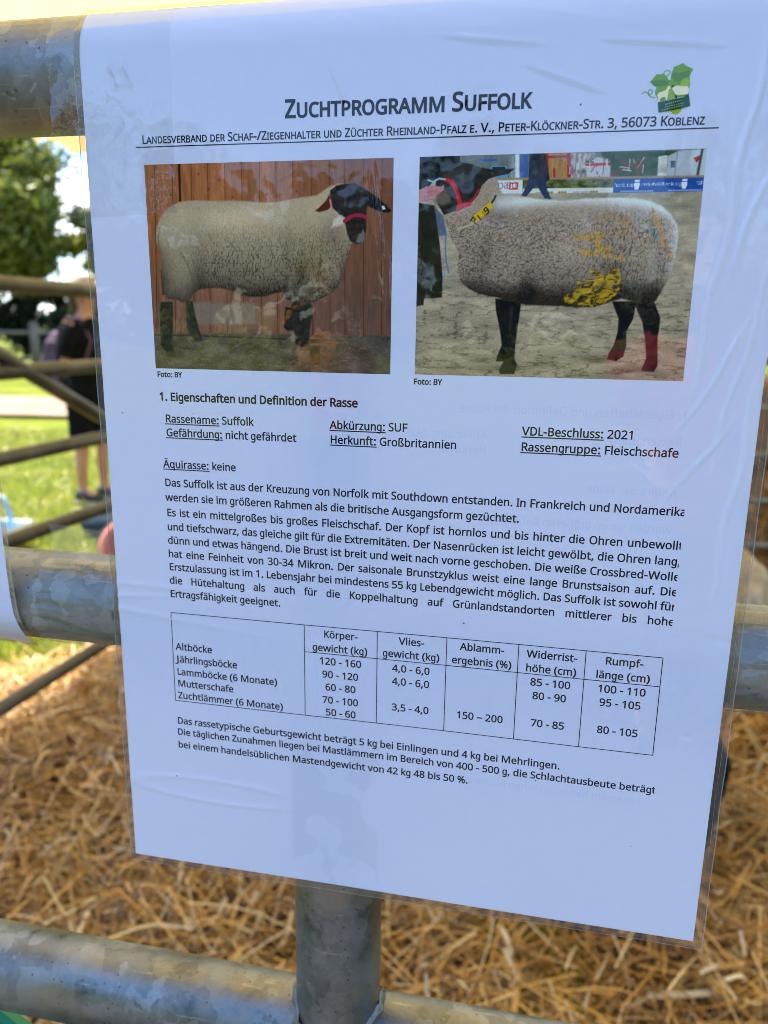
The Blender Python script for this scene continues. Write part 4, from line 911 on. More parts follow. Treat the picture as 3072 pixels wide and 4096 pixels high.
for nm in ('cabr1', 'cabr2', 'cabr3'): B(nm, (172, 40, 46))
B('cabr4', (140, 60, 48))
B('mach', np.array([150, 140, 142]) + (fbm(uu * 0.12, vv_ * 0.05, 6)[:, None] - 0.5) * 150)
B('hall', np.array([58, 78, 52]) + (fbm(uu * 0.03, vv_ * 0.05, 6)[:, None] - 0.5) * 40)
B('tent', (178, 176, 182)); B('tentr', (180, 44, 52))
for i in range(46):
    x_ = rng.uniform(532, 800); y_ = rng.uniform(15, 108); L = rng.uniform(10, 46)
    if 575 < x_ < 655 and y_ > 40 and rng.random() < .6: continue
    a = rng.choice([1.57, 1.57, 0.2, 1.2, 2.0])
    k.stroke([(x_, y_), (x_ + L * math.cos(a), min(112, y_ + L * math.sin(a)))], rng.uniform(2, 5), [(164, 38, 44), (44, 40, 44), (196, 196, 200), (150, 50, 50)][rng.integers(4)], 2, 0.85)
B('truck', np.array([176, 176, 176]) + (fbm(uu * 0.05, vv_ * 0.06, 6)[:, None] - 0.5) * 90); B('car1', (166, 172, 184)); B('car2', (178, 186, 198)); B('carr', (176, 40, 52)); B('carwin', (84, 92, 104))
k.stroke([(905, 5), (902, 105)], 3, (120, 126, 138), 2); k.stroke([(985, 0), (978, 105)], 9, (70, 72, 82), 3)
B('dark', (20, 24, 24))
B('ban1', (206, 210, 220)); B('db', (186, 40, 48), 1.5); B('dbi', (214, 210, 216), 1.5)
k.letters('DB', T2['db'][0][0], T2['db'][0][1], 34, (186, 36, 46)); k.letters('SCH', T2['sch'][0][0], T2['sch'][0][1], 30, (70, 74, 84))
B('ban2', np.array([74, 86, 50]) + (fbm(uu * 0.06, vv_ * 0.09, 16)[:, None] - 0.5) * 130 + np.array([10, 0, -6])); B('ban2w', (210, 208, 206))
for x_ in (465, 475, 485, 512, 522, 532, 622, 632, 642): k.lay((150, 112, 62), np.exp(-(((uu - x_) / 5) ** 2 + ((vv_ - 167) / 5) ** 2) ** 2))
for x_ in (430, 560, 590): k.stroke([(x_, 167), (x_ + 22, 167)], 4, (150, 152, 150), 2)
B('ban3', (38, 74, 150))
for t, kk in (('Milch dein', 'milch'), ('gut drauf', 'gut'), ('Milch', 'milch2'), ('gut drauf', 'gut2')): k.letters(t, T2[kk][0][0] + (8 if 'milch' in kk else 4), T2[kk][0][1], 17, (206, 216, 236))
for kk in ('jug', 'jug2'):
    x_, y_ = T2[kk][0]
    k.poly([(x_ - 9, y_ - 4), (x_ + 9, y_ - 4), (x_ + 10, y_ + 6), (x_ + 6, y_ + 24), (x_ - 6, y_ + 24), (x_ - 10, y_ + 6)], (220, 228, 242), 2); k.stroke([(x_ - 5, y_ - 12), (x_ + 6, y_ - 12)], 7, (220, 228, 242), 2)
for kk in ('sm', 'sm2'):
    (xa, ya), (xb, yb) = T2[kk]
    xx = xa
    while xx > xb: k.stroke([(xx, ya), (xx - 4, ya)], 4, (150, 170, 214), 2, 0.8); xx -= 7
B('board', (156, 124, 100), 3)
B('man', np.array([50, 52, 64]) + (fbm(uu * 0.06, vv_ * 0.05, 6)[:, None] - 0.5) * 34); B('manl', (54, 62, 92)); B('manr', (48, 56, 86))
B('jeans', np.array([86, 96, 116]) + (fbm(uu * 0.08, vv_ * 0.05, 7)[:, None] - 0.5) * 40, 4)
B('coat', np.array([44, 42, 33]) + (fbm(uu * 0.03, vv_ * 0.02, 9)[:, None] - 0.5) * 24, 3)
for nm in ('legb', 'legn', 'legf'):
    B(nm, np.array([27, 26, 29]) + (fbm(uu * 0.05, vv_ * 0.03, 12)[:, None] - 0.5) * 26, 4)
B('legshine', (58, 58, 64), 10, 0.5)
for (x_, y_, w_, h_) in ((340, 955, 60, 14), (700, 910, 60, 14), (850, 955, 70, 14)): k.lay((62, 54, 46), 0.45 * np.exp(-(((uu - x_) / w_) ** 2 + ((vv_ - y_) / h_) ** 2)))
d = k.sd(P2['body']) + 5 * (fbm(uu * 0.09, vv_ * 0.09, 23) - 0.5)
wx = uu + 30 * (fbm(uu * 0.015, vv_ * 0.015, 19) - 0.5); wy = vv_ + 30 * (fbm(uu * 0.015, vv_ * 0.015, 29) - 0.5)
cr1 = ridge(wx * 0.12, wy * 0.13, 33, 3); cr2 = ridge(wx * 0.18, wy * 0.05, 37, 3)
sel = np.clip((uu - 480) / 250, 0, 1)
cre = cr1 * (1 - sel) + cr2 * sel
curl = vnoise(uu * 0.26, vv_ * 0.26, 14) - 0.5
top_d = np.clip((vv_ - 190) / 150, 0, 1)
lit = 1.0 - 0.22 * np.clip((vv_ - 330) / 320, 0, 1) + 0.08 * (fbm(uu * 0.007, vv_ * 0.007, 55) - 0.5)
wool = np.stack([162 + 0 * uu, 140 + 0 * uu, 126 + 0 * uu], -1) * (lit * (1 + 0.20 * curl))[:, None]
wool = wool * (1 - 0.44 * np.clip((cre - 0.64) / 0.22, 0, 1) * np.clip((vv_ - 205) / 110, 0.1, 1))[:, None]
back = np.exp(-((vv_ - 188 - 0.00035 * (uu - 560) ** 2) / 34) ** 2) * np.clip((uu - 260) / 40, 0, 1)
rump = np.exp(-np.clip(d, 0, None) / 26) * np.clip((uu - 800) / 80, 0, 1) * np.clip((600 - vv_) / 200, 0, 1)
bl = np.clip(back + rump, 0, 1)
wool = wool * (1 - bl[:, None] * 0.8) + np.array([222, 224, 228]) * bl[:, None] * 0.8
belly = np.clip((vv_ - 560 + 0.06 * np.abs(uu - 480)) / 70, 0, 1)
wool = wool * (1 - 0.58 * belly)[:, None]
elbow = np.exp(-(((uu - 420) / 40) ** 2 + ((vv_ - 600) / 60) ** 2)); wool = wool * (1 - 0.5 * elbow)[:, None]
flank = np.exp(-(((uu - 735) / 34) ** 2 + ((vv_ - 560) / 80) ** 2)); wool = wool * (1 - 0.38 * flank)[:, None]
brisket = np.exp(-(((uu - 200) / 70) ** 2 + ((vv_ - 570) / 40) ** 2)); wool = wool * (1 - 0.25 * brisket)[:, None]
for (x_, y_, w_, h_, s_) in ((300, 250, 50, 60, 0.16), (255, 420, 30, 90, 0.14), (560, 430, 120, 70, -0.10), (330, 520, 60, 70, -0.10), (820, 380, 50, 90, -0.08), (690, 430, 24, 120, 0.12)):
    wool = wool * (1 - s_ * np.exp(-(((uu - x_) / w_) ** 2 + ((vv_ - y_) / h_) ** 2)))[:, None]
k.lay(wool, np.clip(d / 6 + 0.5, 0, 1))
inb = np.clip(d / 6 + 0.5, 0, 1)
for i in range(90):
    x_ = rng.uniform(230, 680); y_ = 655 if x_ > 370 else 612 + 0.1 * (x_ - 230)
    k.stroke([(x_, y_ - 12), (x_ + rng.normal(0, 4), y_ + rng.uniform(2, 14))], 2.2, (52, 42, 34), 2, 0.7)
B('loin', (176, 172, 168), 16, 0.35)
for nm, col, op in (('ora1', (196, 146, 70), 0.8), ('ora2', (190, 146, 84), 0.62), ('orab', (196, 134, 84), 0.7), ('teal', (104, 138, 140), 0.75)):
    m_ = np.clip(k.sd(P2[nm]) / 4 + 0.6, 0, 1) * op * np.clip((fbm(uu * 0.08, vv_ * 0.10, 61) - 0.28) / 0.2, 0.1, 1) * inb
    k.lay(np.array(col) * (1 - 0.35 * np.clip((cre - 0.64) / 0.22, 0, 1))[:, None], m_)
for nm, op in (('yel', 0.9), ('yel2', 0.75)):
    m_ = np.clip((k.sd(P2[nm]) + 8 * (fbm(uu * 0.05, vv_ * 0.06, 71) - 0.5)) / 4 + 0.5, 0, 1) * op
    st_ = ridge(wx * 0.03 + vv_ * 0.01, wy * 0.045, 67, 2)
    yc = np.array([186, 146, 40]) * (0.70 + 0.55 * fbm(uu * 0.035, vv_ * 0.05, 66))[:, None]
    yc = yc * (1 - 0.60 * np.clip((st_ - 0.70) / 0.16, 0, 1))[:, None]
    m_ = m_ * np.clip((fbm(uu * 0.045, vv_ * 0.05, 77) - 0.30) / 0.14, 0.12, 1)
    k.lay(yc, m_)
dh = k.sd(P2['head'])
k.lay(np.array([46, 43, 43]) + (fbm(uu * 0.03, vv_ * 0.04, 8)[:, None] - 0.5) * 34, np.clip(dh / 4 + 0.5, 0, 1))
k.lay((74, 76, 78), 0.5 * np.exp(-(((uu - 140) / 30) ** 2 + ((vv_ - 85) / 34) ** 2)) * (dh > 0))
B('jaw', (112, 98, 88), 12, 0.8)
k.lay((24, 20, 20), 0.8 * np.exp(-(((uu - 178) / 9) ** 2 + ((vv_ - 130) / 7) ** 2)))
B('hand', np.array([184, 118, 124]) + (fbm(uu * 0.05, vv_ * 0.08, 5)[:, None] - 0.5) * 40, 5)
for y_ in (155, 172, 190): k.stroke([(20, y_), (52, y_ - 2)], 2.5, (132, 76, 84), 3, 0.6)
k.stroke(P2['halter'], 15, (190, 30, 46), 3); k.stroke(P2['halter2'], 17, (186, 28, 44), 3); k.stroke(P2['halter3'], 7, (170, 34, 46), 3)
k.stroke(P2['string'], 6, (150, 184, 214), 3); k.stroke(P2['rope'], 5, (82, 108, 168), 2.5); k.stroke([(102, 520), (106, 535)], 9, (110, 150, 200), 3, 0.8)
k.stroke(P2['strap'], 9, (176, 160, 130), 3); k.stroke(P2['strap2'], 7, (60, 52, 40), 3)
B('tag', (206, 166, 34), 2)
k.stroke([(238, 246), (252, 262)], 4, (150, 116, 20), 2)
for pts_ in ([(196, 284), (205, 268), (214, 277), (208, 287), (216, 297)], [(222, 262), (233, 279)], [(249, 246), (243, 236), (250, 226), (258, 234), (251, 244)], [(258, 234), (262, 248), (255, 256)]):
    k.stroke(pts_, 4.5, (34, 28, 16), 2)
k.c = k.c * (1 + 0.10 * (rng.random(k.u.shape) - 0.5))[:, None] + 3
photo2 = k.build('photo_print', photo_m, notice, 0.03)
photo2['label'] = 'printed photo of a haltered sheep standing on sand'

# association emblem: vine leaf with a goat and a sheep over a green ribbon
def flat_mat(name, c, rough=0.7):
    m, n, l, b = new_mat(name); q_ = srgb(c); b.inputs['Base Color'].default_value = (q_[0] / 0.61, q_[1] / 0.68, q_[2] / 0.91, 1); laminate(m); return m
EMB = {'leaf': (96, 138, 40), 'leafd': (72, 116, 34), 'leafd2': (78, 118, 44), 'leafl': (124, 160, 44), 'leafl2': (118, 156, 40), 'ball': (126, 160, 40), 'ban': (22, 62, 40),
       't1': (120, 150, 110), 't2': (110, 140, 104), 't3': (124, 150, 110), 'goat': (208, 204, 176), 'sheep': (210, 204, 180), 'shead': (48, 46, 40), 'sleg': (40, 46, 34), 'sleg2': (40, 46, 34)}
em_root = None
order = ['ball', 'leaf', 'leafd', 'leafd2', 'leafl', 'leafl2', 'sleg', 'sleg2', 'sheep', 'goat', 'shead', 'ban', 't1', 't2', 't3']
V_, F_, MI, mats = [], [], [], []
for i, nm in enumerate(order):
    pl = pts_of(LOGO[nm])
    if nm in ('t1', 't2', 't3'):      # tiny unreadable lines of print on the ribbon: broken bars
        (a, b2, c2, d2) = pl
        quads = []
        for j in range(9):
            s0, s1 = j / 9 + 0.01, j / 9 + 0.085
            quads.append(np.array([a + (b2-a)*s0, a + (b2-a)*s1, d2 + (c2-d2)*s1, d2 + (c2-d2)*s0]))
    else: quads = [pl]
    mats.append(flat_mat('emblem_' + {'ban': 'ribbon', 'ball': 'grape'}.get(nm, 'ink') , EMB[nm]))
    for pl in quads:
        w = surf(pl[:, 0], -pl[:, 1], 0.03 + 0.012 * i)
        n0 = len(V_)
        V_ += w.tolist(); F_.append(tuple(range(n0, n0 + len(pl)))); MI.append(i)
for j, tl in enumerate(TEND):
    mats.append(flat_mat('emblem_tendril', (120, 150, 120)))
    tl = np.array(tl)
    for a, b2 in zip(tl[:-1], tl[1:]):
        dd = (b2 - a) / np.linalg.norm(b2 - a); nn = np.array([-dd[1], dd[0]]) * 0.16
        pl = np.array([a - nn, b2 - nn, b2 + nn, a + nn])
        w = surf(pl[:, 0], -pl[:, 1], 0.03 + 0.001 * j); n0 = len(V_)
        V_ += w.tolist(); F_.append((n0, n0+1, n0+2, n0+3)); MI.append(len(order) + j)
emb = mesh_obj('emblem', V_, F_, mats, notice, smooth=False)
emb.data.polygons.foreach_set('material_index', MI)
bm = bmesh.new(); bm.from_mesh(emb.data); bm.normal_update()
bmesh.ops.reverse_faces(bm, faces=[fc for fc in bm.faces if fc.normal.y > 0]); bmesh.ops.triangulate(bm, faces=bm.faces[:]); bm.to_mesh(emb.data); bm.free()
emb['label'] = 'green vine leaf emblem with a goat and a sheep over a dark green ribbon'

# ------------------------------------------------------------------ the pen: galvanised panels of round tube
RZ = [-0.0115 - 0.187 * i for i in range(6)]      # heights of the six rails
RT = 0.0176
def rail_mesh(p0, p1, rad=RT, n=28):
    m = MB(); m.tube([p0, p1], rad, n); return m

front = empty('pen_panel', (0.1, 0.0192, GZ), 'galvanised tube panel in front, which the white notices are taped to', 'fence panel', 'tube panels of the sheep pen')
GY = 0.0192
for i, z in enumerate(RZ):
    o = rail_mesh((-1.02, GY, z), (1.62, GY, z), RT, 36).build('rail', GALV, front)
def weld(m, c, axis, r1, r2, n=40):
    """a lumpy fillet ring round the end of an upright where it meets a rail"""
    rings = []
    for (rr, hh) in ((r1 + 0.0001, 0.0030), (r1 + 0.0010, 0.0022), (r1 + 0.0020, 0.0004)):
        ring = []
        for k in range(n):
            a = 2 * math.pi * k / n
            rad_ = rr + 0.0006 * math.sin(a * 17 + rr * 900) + 0.0005 * math.sin(a * 29) + 0.0004 * math.sin(a * 5)
            x, y = rad_ * math.cos(a), rad_ * math.sin(a)
            zz = math.sqrt(max(r2 * r2 - y * y, 0)) - r2
            ring.append(Vector((c[0] + x, c[1] + y, c[2] + axis * (hh + zz))))
        rings.append(ring)
    m.loft(rings, caps=False)
# uprights between the rails (visible below the notice), welded top and bottom
for x in (0.0782,):
    for i in range(5):
        m = MB()
        z0, z1 = RZ[i + 1] + RT - 0.006, RZ[i] - RT + 0.006
        m.tube([(x, GY, z0), (x, GY, z1)], 0.0177, 36, caps=False)
        up = m.build('upright', GALV, front)
        if i < 1: continue
        w = MB(); weld(w, (x, GY, RZ[i + 1] + RT), 1, 0.0177, 0.0177); w.build('weld_bead', GALV, up)
for x in (-1.03, 1.63):
    m = MB(); m.tube([(x, GY, GZ), (x, GY, 0.03)], 0.021, 28); m.build('end_post', GALV, front)

galv_dull = noise_mat('weathered_tube', (0.06, 0.055, 0.042, 1), (0.13, 0.12, 0.095, 1), 9, 0.5, 0.55, 0.2, 60)
# side panel running back into the field, with a diagonal brace
SD = Vector((0.0636, 0.998, 0)).normalized()
def side_pt(y, z): return Vector((-1.09 + SD.x / SD.y * (y - 0.0), y, z))
side = empty('pen_panel', side_pt(0.1, GZ), 'dull tube panel with a diagonal brace running back on the left of the straw', 'fence panel', 'tube panels of the sheep pen')
for i, z in enumerate(RZ):
    m = MB(); m.tube([side_pt(0.10, z), side_pt(3.05, z)], 0.0172, 20); m.build('rail', galv_dull, side)
m = MB(); m.tube([side_pt(0.98, RZ[0] - 0.012), side_pt(1.68, RZ[2] + 0.012)], 0.0172, 20); m.build('brace', galv_dull, side)
for y in (0.09, 3.06):
    m = MB(); m.tube([side_pt(y, GZ), side_pt(y, 0.02)], 0.02, 20); m.build('end_post', galv_dull, side)
back = empty('pen_panel', (0.4, 3.05, GZ), 'tube panel at the back of the pen, seen at the far right behind the notice', 'fence panel', 'tube panels of the sheep pen')
for i, z in enumerate(RZ):
    m = MB(); m.tube([(-0.83, 3.08, z), (2.2, 3.08, z)], 0.0172, 20); m.build('rail', GALV, back)
for x in (-0.81, 2.2):
    m = MB(); m.tube([(x, 3.10, GZ), (x, 3.10, 0.02)], 0.02, 20); m.build('end_post', GALV, back)

# ------------------------------------------------------------------ adhesive tape
tape_m = film_mat('clear_parcel_tape', (0.95, 0.94, 0.88, 1), 0.10, 0.9, 55, milky=0.09, gloss_max=0.24)
def tube_strip(x0, x1, prof, nx, name, label, rip=0.0, ph=0.0, edge_x=0.0, side_=-1, group='strips of clear parcel tape'):
    """tape across the rail: prof is a list of (y, z) from top to bottom"""
    prof = np.array(prof)
    t = np.linspace(0, len(prof) - 1, 90)
    Y, Z = np.interp(t, np.arange(len(prof)), prof[:, 0]), np.interp(t, np.arange(len(prof)), prof[:, 1])
    xs = np.linspace(x0, x1, nx)
    v = []
    for j in range(len(t)):
        for x in xs:
            w = rip * (math.sin(Z[j] * 620 + 4 * math.sin(x * 60 + ph)) * math.sin(x * 45 + ph) + 0.6 * math.sin(Z[j] * 260 + x * 130))
            edge = 0.0004 * math.sin(Z[j] * 900) if x in (xs[0], xs[-1]) else 0
            # where it overlaps the notice it lies flat on it; beyond the edge it clings to the tube
            s_ = min(1, max(0, ((x - edge_x) * side_) / 0.004)); s_ = s_ * s_ * (3 - 2 * s_)
            y = (-0.0011 - 0.35 * abs(w)) * (1 - s_) + (Y[j] - abs(w)) * s_
            v.append((x + edge + (Z[j] - Z[0]) * 0.03, y, Z[j] + 0.0007 * math.sin(x * 140 + ph) * (j in (0, 89))))
    a = np.arange(90 * nx).reshape(90, nx)
    q = np.stack([a[1:, :-1], a[1:, 1:], a[:-1, 1:], a[:-1, :-1]], -1).reshape(-1, 4)
    o = mesh_obj(name, v, q.tolist(), tape_m)
    o.data.transform(Matrix.Translation((-x0, 0, -Z[-1]))); o.location = (x0, 0, Z[-1])
    return tag(o, label, 'tape', group)
def around(zc, a0, a1, r_, n=24):
    return [(GY - r_ * math.cos(a), zc + r_ * math.sin(a)) for a in np.linspace(a0, a1, n)]
mid = around(RZ[1], R(74), R(-62), RT + 0.0007)
tube_strip(-0.036, -0.0021, [(GY - 0.004, RZ[1] + RT + 0.0125)] + mid, 70, 'tape_strip', 'wrinkled clear tape over the middle rail, left of the large notice', 0.0008, 0.4, 1.0, -1)
tube_strip(0.2130, 0.262, around(RZ[1], R(80), R(-85), RT + 0.0007) + [(GY + 0.001, RZ[1] - RT - 0.003)], 40, 'tape_strip', 'clear tape over the middle rail at the right edge of the notice', 0.0006, 2.0, -1.0, 1)

# tape over the upper left corner of the notice
def corner_tape():
    x0, x1, v0, v1 = -11.8, 30.3, -9.0, 59.3
    nx, nv = 60, 90
    X, V = np.meshgrid(np.linspace(x0, x1, nx), np.linspace(v0, v1, nv))
    X = X + 0.3 * np.sin(V * 0.9) * (np.abs(X - x0) < .1)
    V = V + (X - x0) * -0.035
    p = surf(X.ravel(), V.ravel(), 0.16)
    over = np.clip((-X.ravel() - 2.0) / 9, 0, 1)
    p[:, 1] += over * (0.0004 + 0.0005 * np.sin(V.ravel() * 0.30 + X.ravel() * .4))
    a = np.arange(nx * nv).reshape(nv, nx)
    q = np.stack([a[1:, :-1], a[1:, 1:], a[:-1, 1:], a[:-1, :-1]], -1).reshape(-1, 4)
    o = mesh_obj('tape_strip', p, q.tolist(), tape_flat)
    base = (x0 / 1000, 0, -v1 / 1000)
    o.data.transform(Matrix.Translation([-c for c in base])); o.location = base
    return tag(o, 'wide clear tape down the upper left corner of the large notice', 'tape', 'strips of clear parcel tape')
tape_flat = film_mat('clear_tape_flat', (0.985, 0.985, 0.975, 1), 0.06, 0.35, 60, milky=0.02, gloss_max=0.07)
corner_tape()

# ------------------------------------------------------------------ the next notice along, only its corner in view
n2 = empty('notice', (-0.045, 0, -0.21), 'small corner of another laminated notice at the left edge, on the middle rail', 'notice')
def n2grid(a0, a1, b0, b1, lift, na=30, nb=120):
    """a runs left from the right edge, b up from the lower edge (mm); the sheet wraps under the rail"""
    A, Bv = np.meshgrid(np.linspace(a0, a1, na), np.linspace(b0, b1, nb))
    A, s = A.ravel(), Bv.ravel() + 0.10 * A.ravel()
    rr, t0 = 18.3 + lift, R(45)
    arc = rr * t0
    th = np.clip(t0 - (s - 8) / rr, 0, t0)
    z = RZ[1] * 1000 - rr * np.sin(th); y = GY * 1000 - rr * np.cos(th)
    free = np.clip(8 - s, 0, None)
    z = z - free * math.cos(t0); y = y + free * math.sin(t0)
    upf = np.clip(s - 8 - arc, 0, None)
    z = z + upf; y = y - 0.004 * upf
    x = -45.2 - A - 0.02 * s + 1.0 * np.exp(-((s - 14) / 9) ** 2) - 2.0 * np.clip((10 - s) / 10, 0, 1)
    p = np.stack([x, y, z], -1) / 1000
    a = np.arange(na * nb).reshape(nb, na)
    q = np.stack([a[1:, 1:], a[1:, :-1], a[:-1, :-1], a[:-1, 1:]], -1).reshape(-1, 4)
    return p, q
p, q = n2grid(0, 205, 0, 292, 0); mesh_obj('paper', p, q.tolist(), paper_m, n2)
b2 = MB()
for args in ((-2.2, -0.02, -2.5, 294, 0.02, 5, 60), (0, 205, -2.5, -0.02, 0.02, 60, 5)):
    p, q = n2grid(*args); b2.add(p.tolist(), q.tolist())
b2.build('pouch_border', border_m, n2)

# ------------------------------------------------------------------ ground
def ground_sheet():
    N = 160
    def sp(n, lim):
        t = np.linspace(-1, 1, n); return np.sign(t) * (np.abs(t) ** 2.2) * lim
    xs, ys = sp(N, 260), sp(N, 260) + 2
    X, Y = np.meshgrid(xs, ys)
    rr = np.sqrt(X**2 + Y**2)
    Z = GZ + 0.03 * np.sin(X * 0.7) * np.sin(Y * 0.6) * np.clip(rr / 8 - 0.6, 0, 1) + np.clip(rr - 40, 0, 200) * 0.004
    a = np.arange(N * N).reshape(N, N)
    q = np.stack([a[:-1, :-1], a[:-1, 1:], a[1:, 1:], a[1:, :-1]], -1).reshape(-1, 4)
    m, n, l, b = new_mat('mown_grass')
    t = n.new('ShaderNodeTexCoord')
    n1 = n.new('ShaderNodeTexNoise'); n1.inputs['Scale'].default_value = 1.6; n1.inputs['Detail'].default_value = 8; n1.inputs['Roughness'].default_value = 0.7
    c = n.new('ShaderNodeValToRGB'); e = c.color_ramp.elements
    e[0].position, e[1].position = 0.34, 0.66
    e[0].color, e[1].color = (0.075, 0.115, 0.010, 1), (0.23, 0.215, 0.03, 1)
    k_ = e.new(0.5); k_.color = (0.14, 0.17, 0.014, 1)
    l.new(t.outputs['Object'], n1.inputs['Vector']); l.new(n1.outputs['Fac'], c.inputs['Fac']); l.new(c.outputs['Color'], b.inputs['Base Color'])
    b.inputs['Roughness'].default_value = 0.9; b.inputs['Specular IOR Level'].default_value = 0.1
    o = mesh_obj('ground', np.stack([X.ravel(), Y.ravel(), Z.ravel()], -1), q.tolist(), m)
    o['kind'] = 'structure'
ground_sheet()

# sandy track across the show ground
sand_m = noise_mat('pale_sand', (0.26, 0.17, 0.105, 1), (0.35, 0.24, 0.155, 1), 1.2, 0.95, 0, 0.3, 20)
d0, d1 = Vector((-40, 6.0, 0)), Vector((30, 16.5, 0))
m = MB(); nseg = 60; rows_ = []
for i in range(nseg + 1):
    t = i / nseg
    c = d0.lerp(d1, t); wdt = 1.75 + 0.25 * math.sin(t * 23) + 0.15 * math.sin(t * 51)
    nn = Vector((-(d1 - d0).y, (d1 - d0).x, 0)).normalized()
    rows_.append([c + nn * wdt * s for s in (-1, -0.3, 0.3, 1)])
for rr_ in rows_:
    for k_ in rr_:
        rad_ = math.hypot(k_.x, k_.y)
        k_.z = GZ + 0.045 + max(rad_ - 40, 0) * 0.004
m.loft(rows_, caps=False, close=False)
m.build('path', sand_m)['kind'] = 'structure'

# hard standing on the visitors' side of the pen
m = MB(); m.box((-9, -9, GZ - 0.06), (9, -0.35, GZ + 0.012))
m.build('pavement', noise_mat('dark_tarmac', (0.06, 0.062, 0.066, 1), (0.10, 0.102, 0.106, 1), 3, 0.9, 0, 0.2, 60), smooth=False)['kind'] = 'structure'

# straw bedding ---------------------------------------------------------
def straw_edge(y):
    """where the bedding gives way to grass"""
    return np.minimum(-1.66 + 0.62 * (y - 2.158), -1.2) + 0.05 * np.sin(y * 9) + 0.03 * np.sin(y * 23)
def straw_h(x, y):
    return 0.045 + 0.03 * np.sin(x * 5.1 + 1) * np.sin(y * 4.3) + 0.02 * np.sin(x * 11 + y * 7) + 0.10 * np.clip((x - 0.78) / 0.9, 0, 1) * np.clip((y - 1.9) / 0.8, 0, 1)
def straw_bed():
    nx, ny = 140, 110
    X, Y = np.meshgrid(np.linspace(-3.2, 2.4, nx), np.linspace(-0.02, 3.2, ny))
    edge = np.clip((X - straw_edge(Y)) / 0.2, -0.6, 1)
    Z = GZ - 0.01 + straw_h(X, Y) * edge - 0.012
    a = np.arange(nx * ny).reshape(ny, nx)
    q = np.stack([a[:-1, :-1], a[:-1, 1:], a[1:, 1:], a[1:, :-1]], -1).reshape(-1, 4)
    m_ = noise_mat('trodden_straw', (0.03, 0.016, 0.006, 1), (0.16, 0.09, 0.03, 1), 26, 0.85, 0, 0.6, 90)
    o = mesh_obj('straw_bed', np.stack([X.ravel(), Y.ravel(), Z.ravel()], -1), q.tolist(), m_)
    o['kind'] = 'structure'
straw_bed()

def blades(n, pos_fn, len_rng, wid_rng, cols, seg=4, tilt=0.28, bend=0.25, up=0.0, split=0.0):
    """n flat bent strips: returns verts, faces, colours"""
    P0 = pos_fn(n)
    L = rng.uniform(*len_rng, n) * rng.uniform(0.6, 1, n); W = rng.uniform(*wid_rng, n)
    az = rng.uniform(0, 2 * np.pi, n); el = rng.normal(up, tilt, n)
    d = np.stack([np.cos(az) * np.cos(el), np.sin(az) * np.cos(el), np.sin(el)], -1)
    side_ = np.stack([-np.sin(az), np.cos(az), rng.normal(0, 0.5, n)], -1); side_ /= np.linalg.norm(side_, axis=1)[:, None]
    nrm = np.cross(d, side_)
    bd = rng.normal(0, bend, n) * L
    ts = np.linspace(0, 1, seg + 1)
    V = np.zeros((n, seg + 1, 2, 3))
    for j, t in enumerate(ts):
        c = P0 + d * (L * (t - 0.5))[:, None] + nrm * (bd * (4 * t * (1 - t) - 0.5))[:, None] + side_ * (bd * 0.6 * (t - 0.5) ** 2)[:, None]
        w = W * (1.0 if up == 0 else (1 - 0.85 * t)) / 2
        V[:, j, 0] = c - side_ * w[:, None]; V[:, j, 1] = c + side_ * w[:, None]
    base = (np.arange(n) * (seg + 1) * 2)[:, None]
    F = []
    for j in range(seg):
        F.append(np.concatenate([base + 2*j, base + 2*j + 1, base + 2*j + 3, base + 2*j + 2], 1))
    F = np.stack(F, 1).reshape(-1, 4)
    ci = rng.integers(0, len(cols), n)
    col = np.array(cols)[ci] * rng.uniform(0.72, 1.2, n)[:, None]
    C = np.repeat(col, (seg + 1) * 2, 0)
    return V.reshape(-1, 3), F, C

def fast_mesh(name, V, F, mat, C=None, smooth=True):
    me = bpy.data.meshes.new(name)
    me.vertices.add(len(V)); me.vertices.foreach_set('co', V.astype(np.float32).ravel())
    k_ = F.shape[1]
    me.loops.add(len(F) * k_); me.loops.foreach_set('vertex_index', F.astype(np.int32).ravel())
    me.polygons.add(len(F)); me.polygons.foreach_set('loop_start', np.arange(0, len(F) * k_, k_, dtype=np.int32))
    me.polygons.foreach_set('use_smooth', np.full(len(F), smooth))
    me.update(calc_edges=True); me.validate()
    if C is not None: set_cols(me, C)
    me.materials.append(mat)
    o = bpy.data.objects.new(name, me)
    return link(o)

STRAW_C = [(0.58, 0.32, 0.075), (0.66, 0.40, 0.11), (0.42, 0.21, 0.045), (0.70, 0.47, 0.18), (0.27, 0.125, 0.03), (0.60, 0.34, 0.075), (0.78, 0.61, 0.34), (0.48, 0.25, 0.055), (0.18, 0.085, 0.025), (0.22, 0.11, 0.03)]
def straw_pos(n):
    y = 0.25 + rng.random(n) ** 1.15 * 2.75
    e = straw_edge(y)
    x = np.where(rng.random(n) < 0.2, e + rng.random(n) ** 1.3 * 0.55 - 0.03, e + rng.random(n) * (1.5 - e))
    z = GZ + straw_h(x, y) * np.clip((x - e) / 0.2, 0.2, 1) + rng.uniform(-0.035, 0.085, n)
    return np.stack([x, y, z], -1)
straw_mat = attr_mat('straw', 0.5, 0.07, 0.35)
V, F, C = blades(40000, straw_pos, (0.10, 0.34), (0.0022, 0.0050), STRAW_C, 4, 0.30, 0.10)
V2, F2, C2 = blades(7000, straw_pos, (0.04, 0.14), (0.005, 0.011), [(0.62, 0.40, 0.14), (0.68, 0.48, 0.22), (0.46, 0.26, 0.08), (0.72, 0.58, 0.36)], 4, 0.35, 0.35)
o = fast_mesh('straw', np.concatenate([V, V2]), np.concatenate([F, F2 + len(V)]), straw_mat, np.concatenate([C, C2]))
o['kind'] = 'stuff'

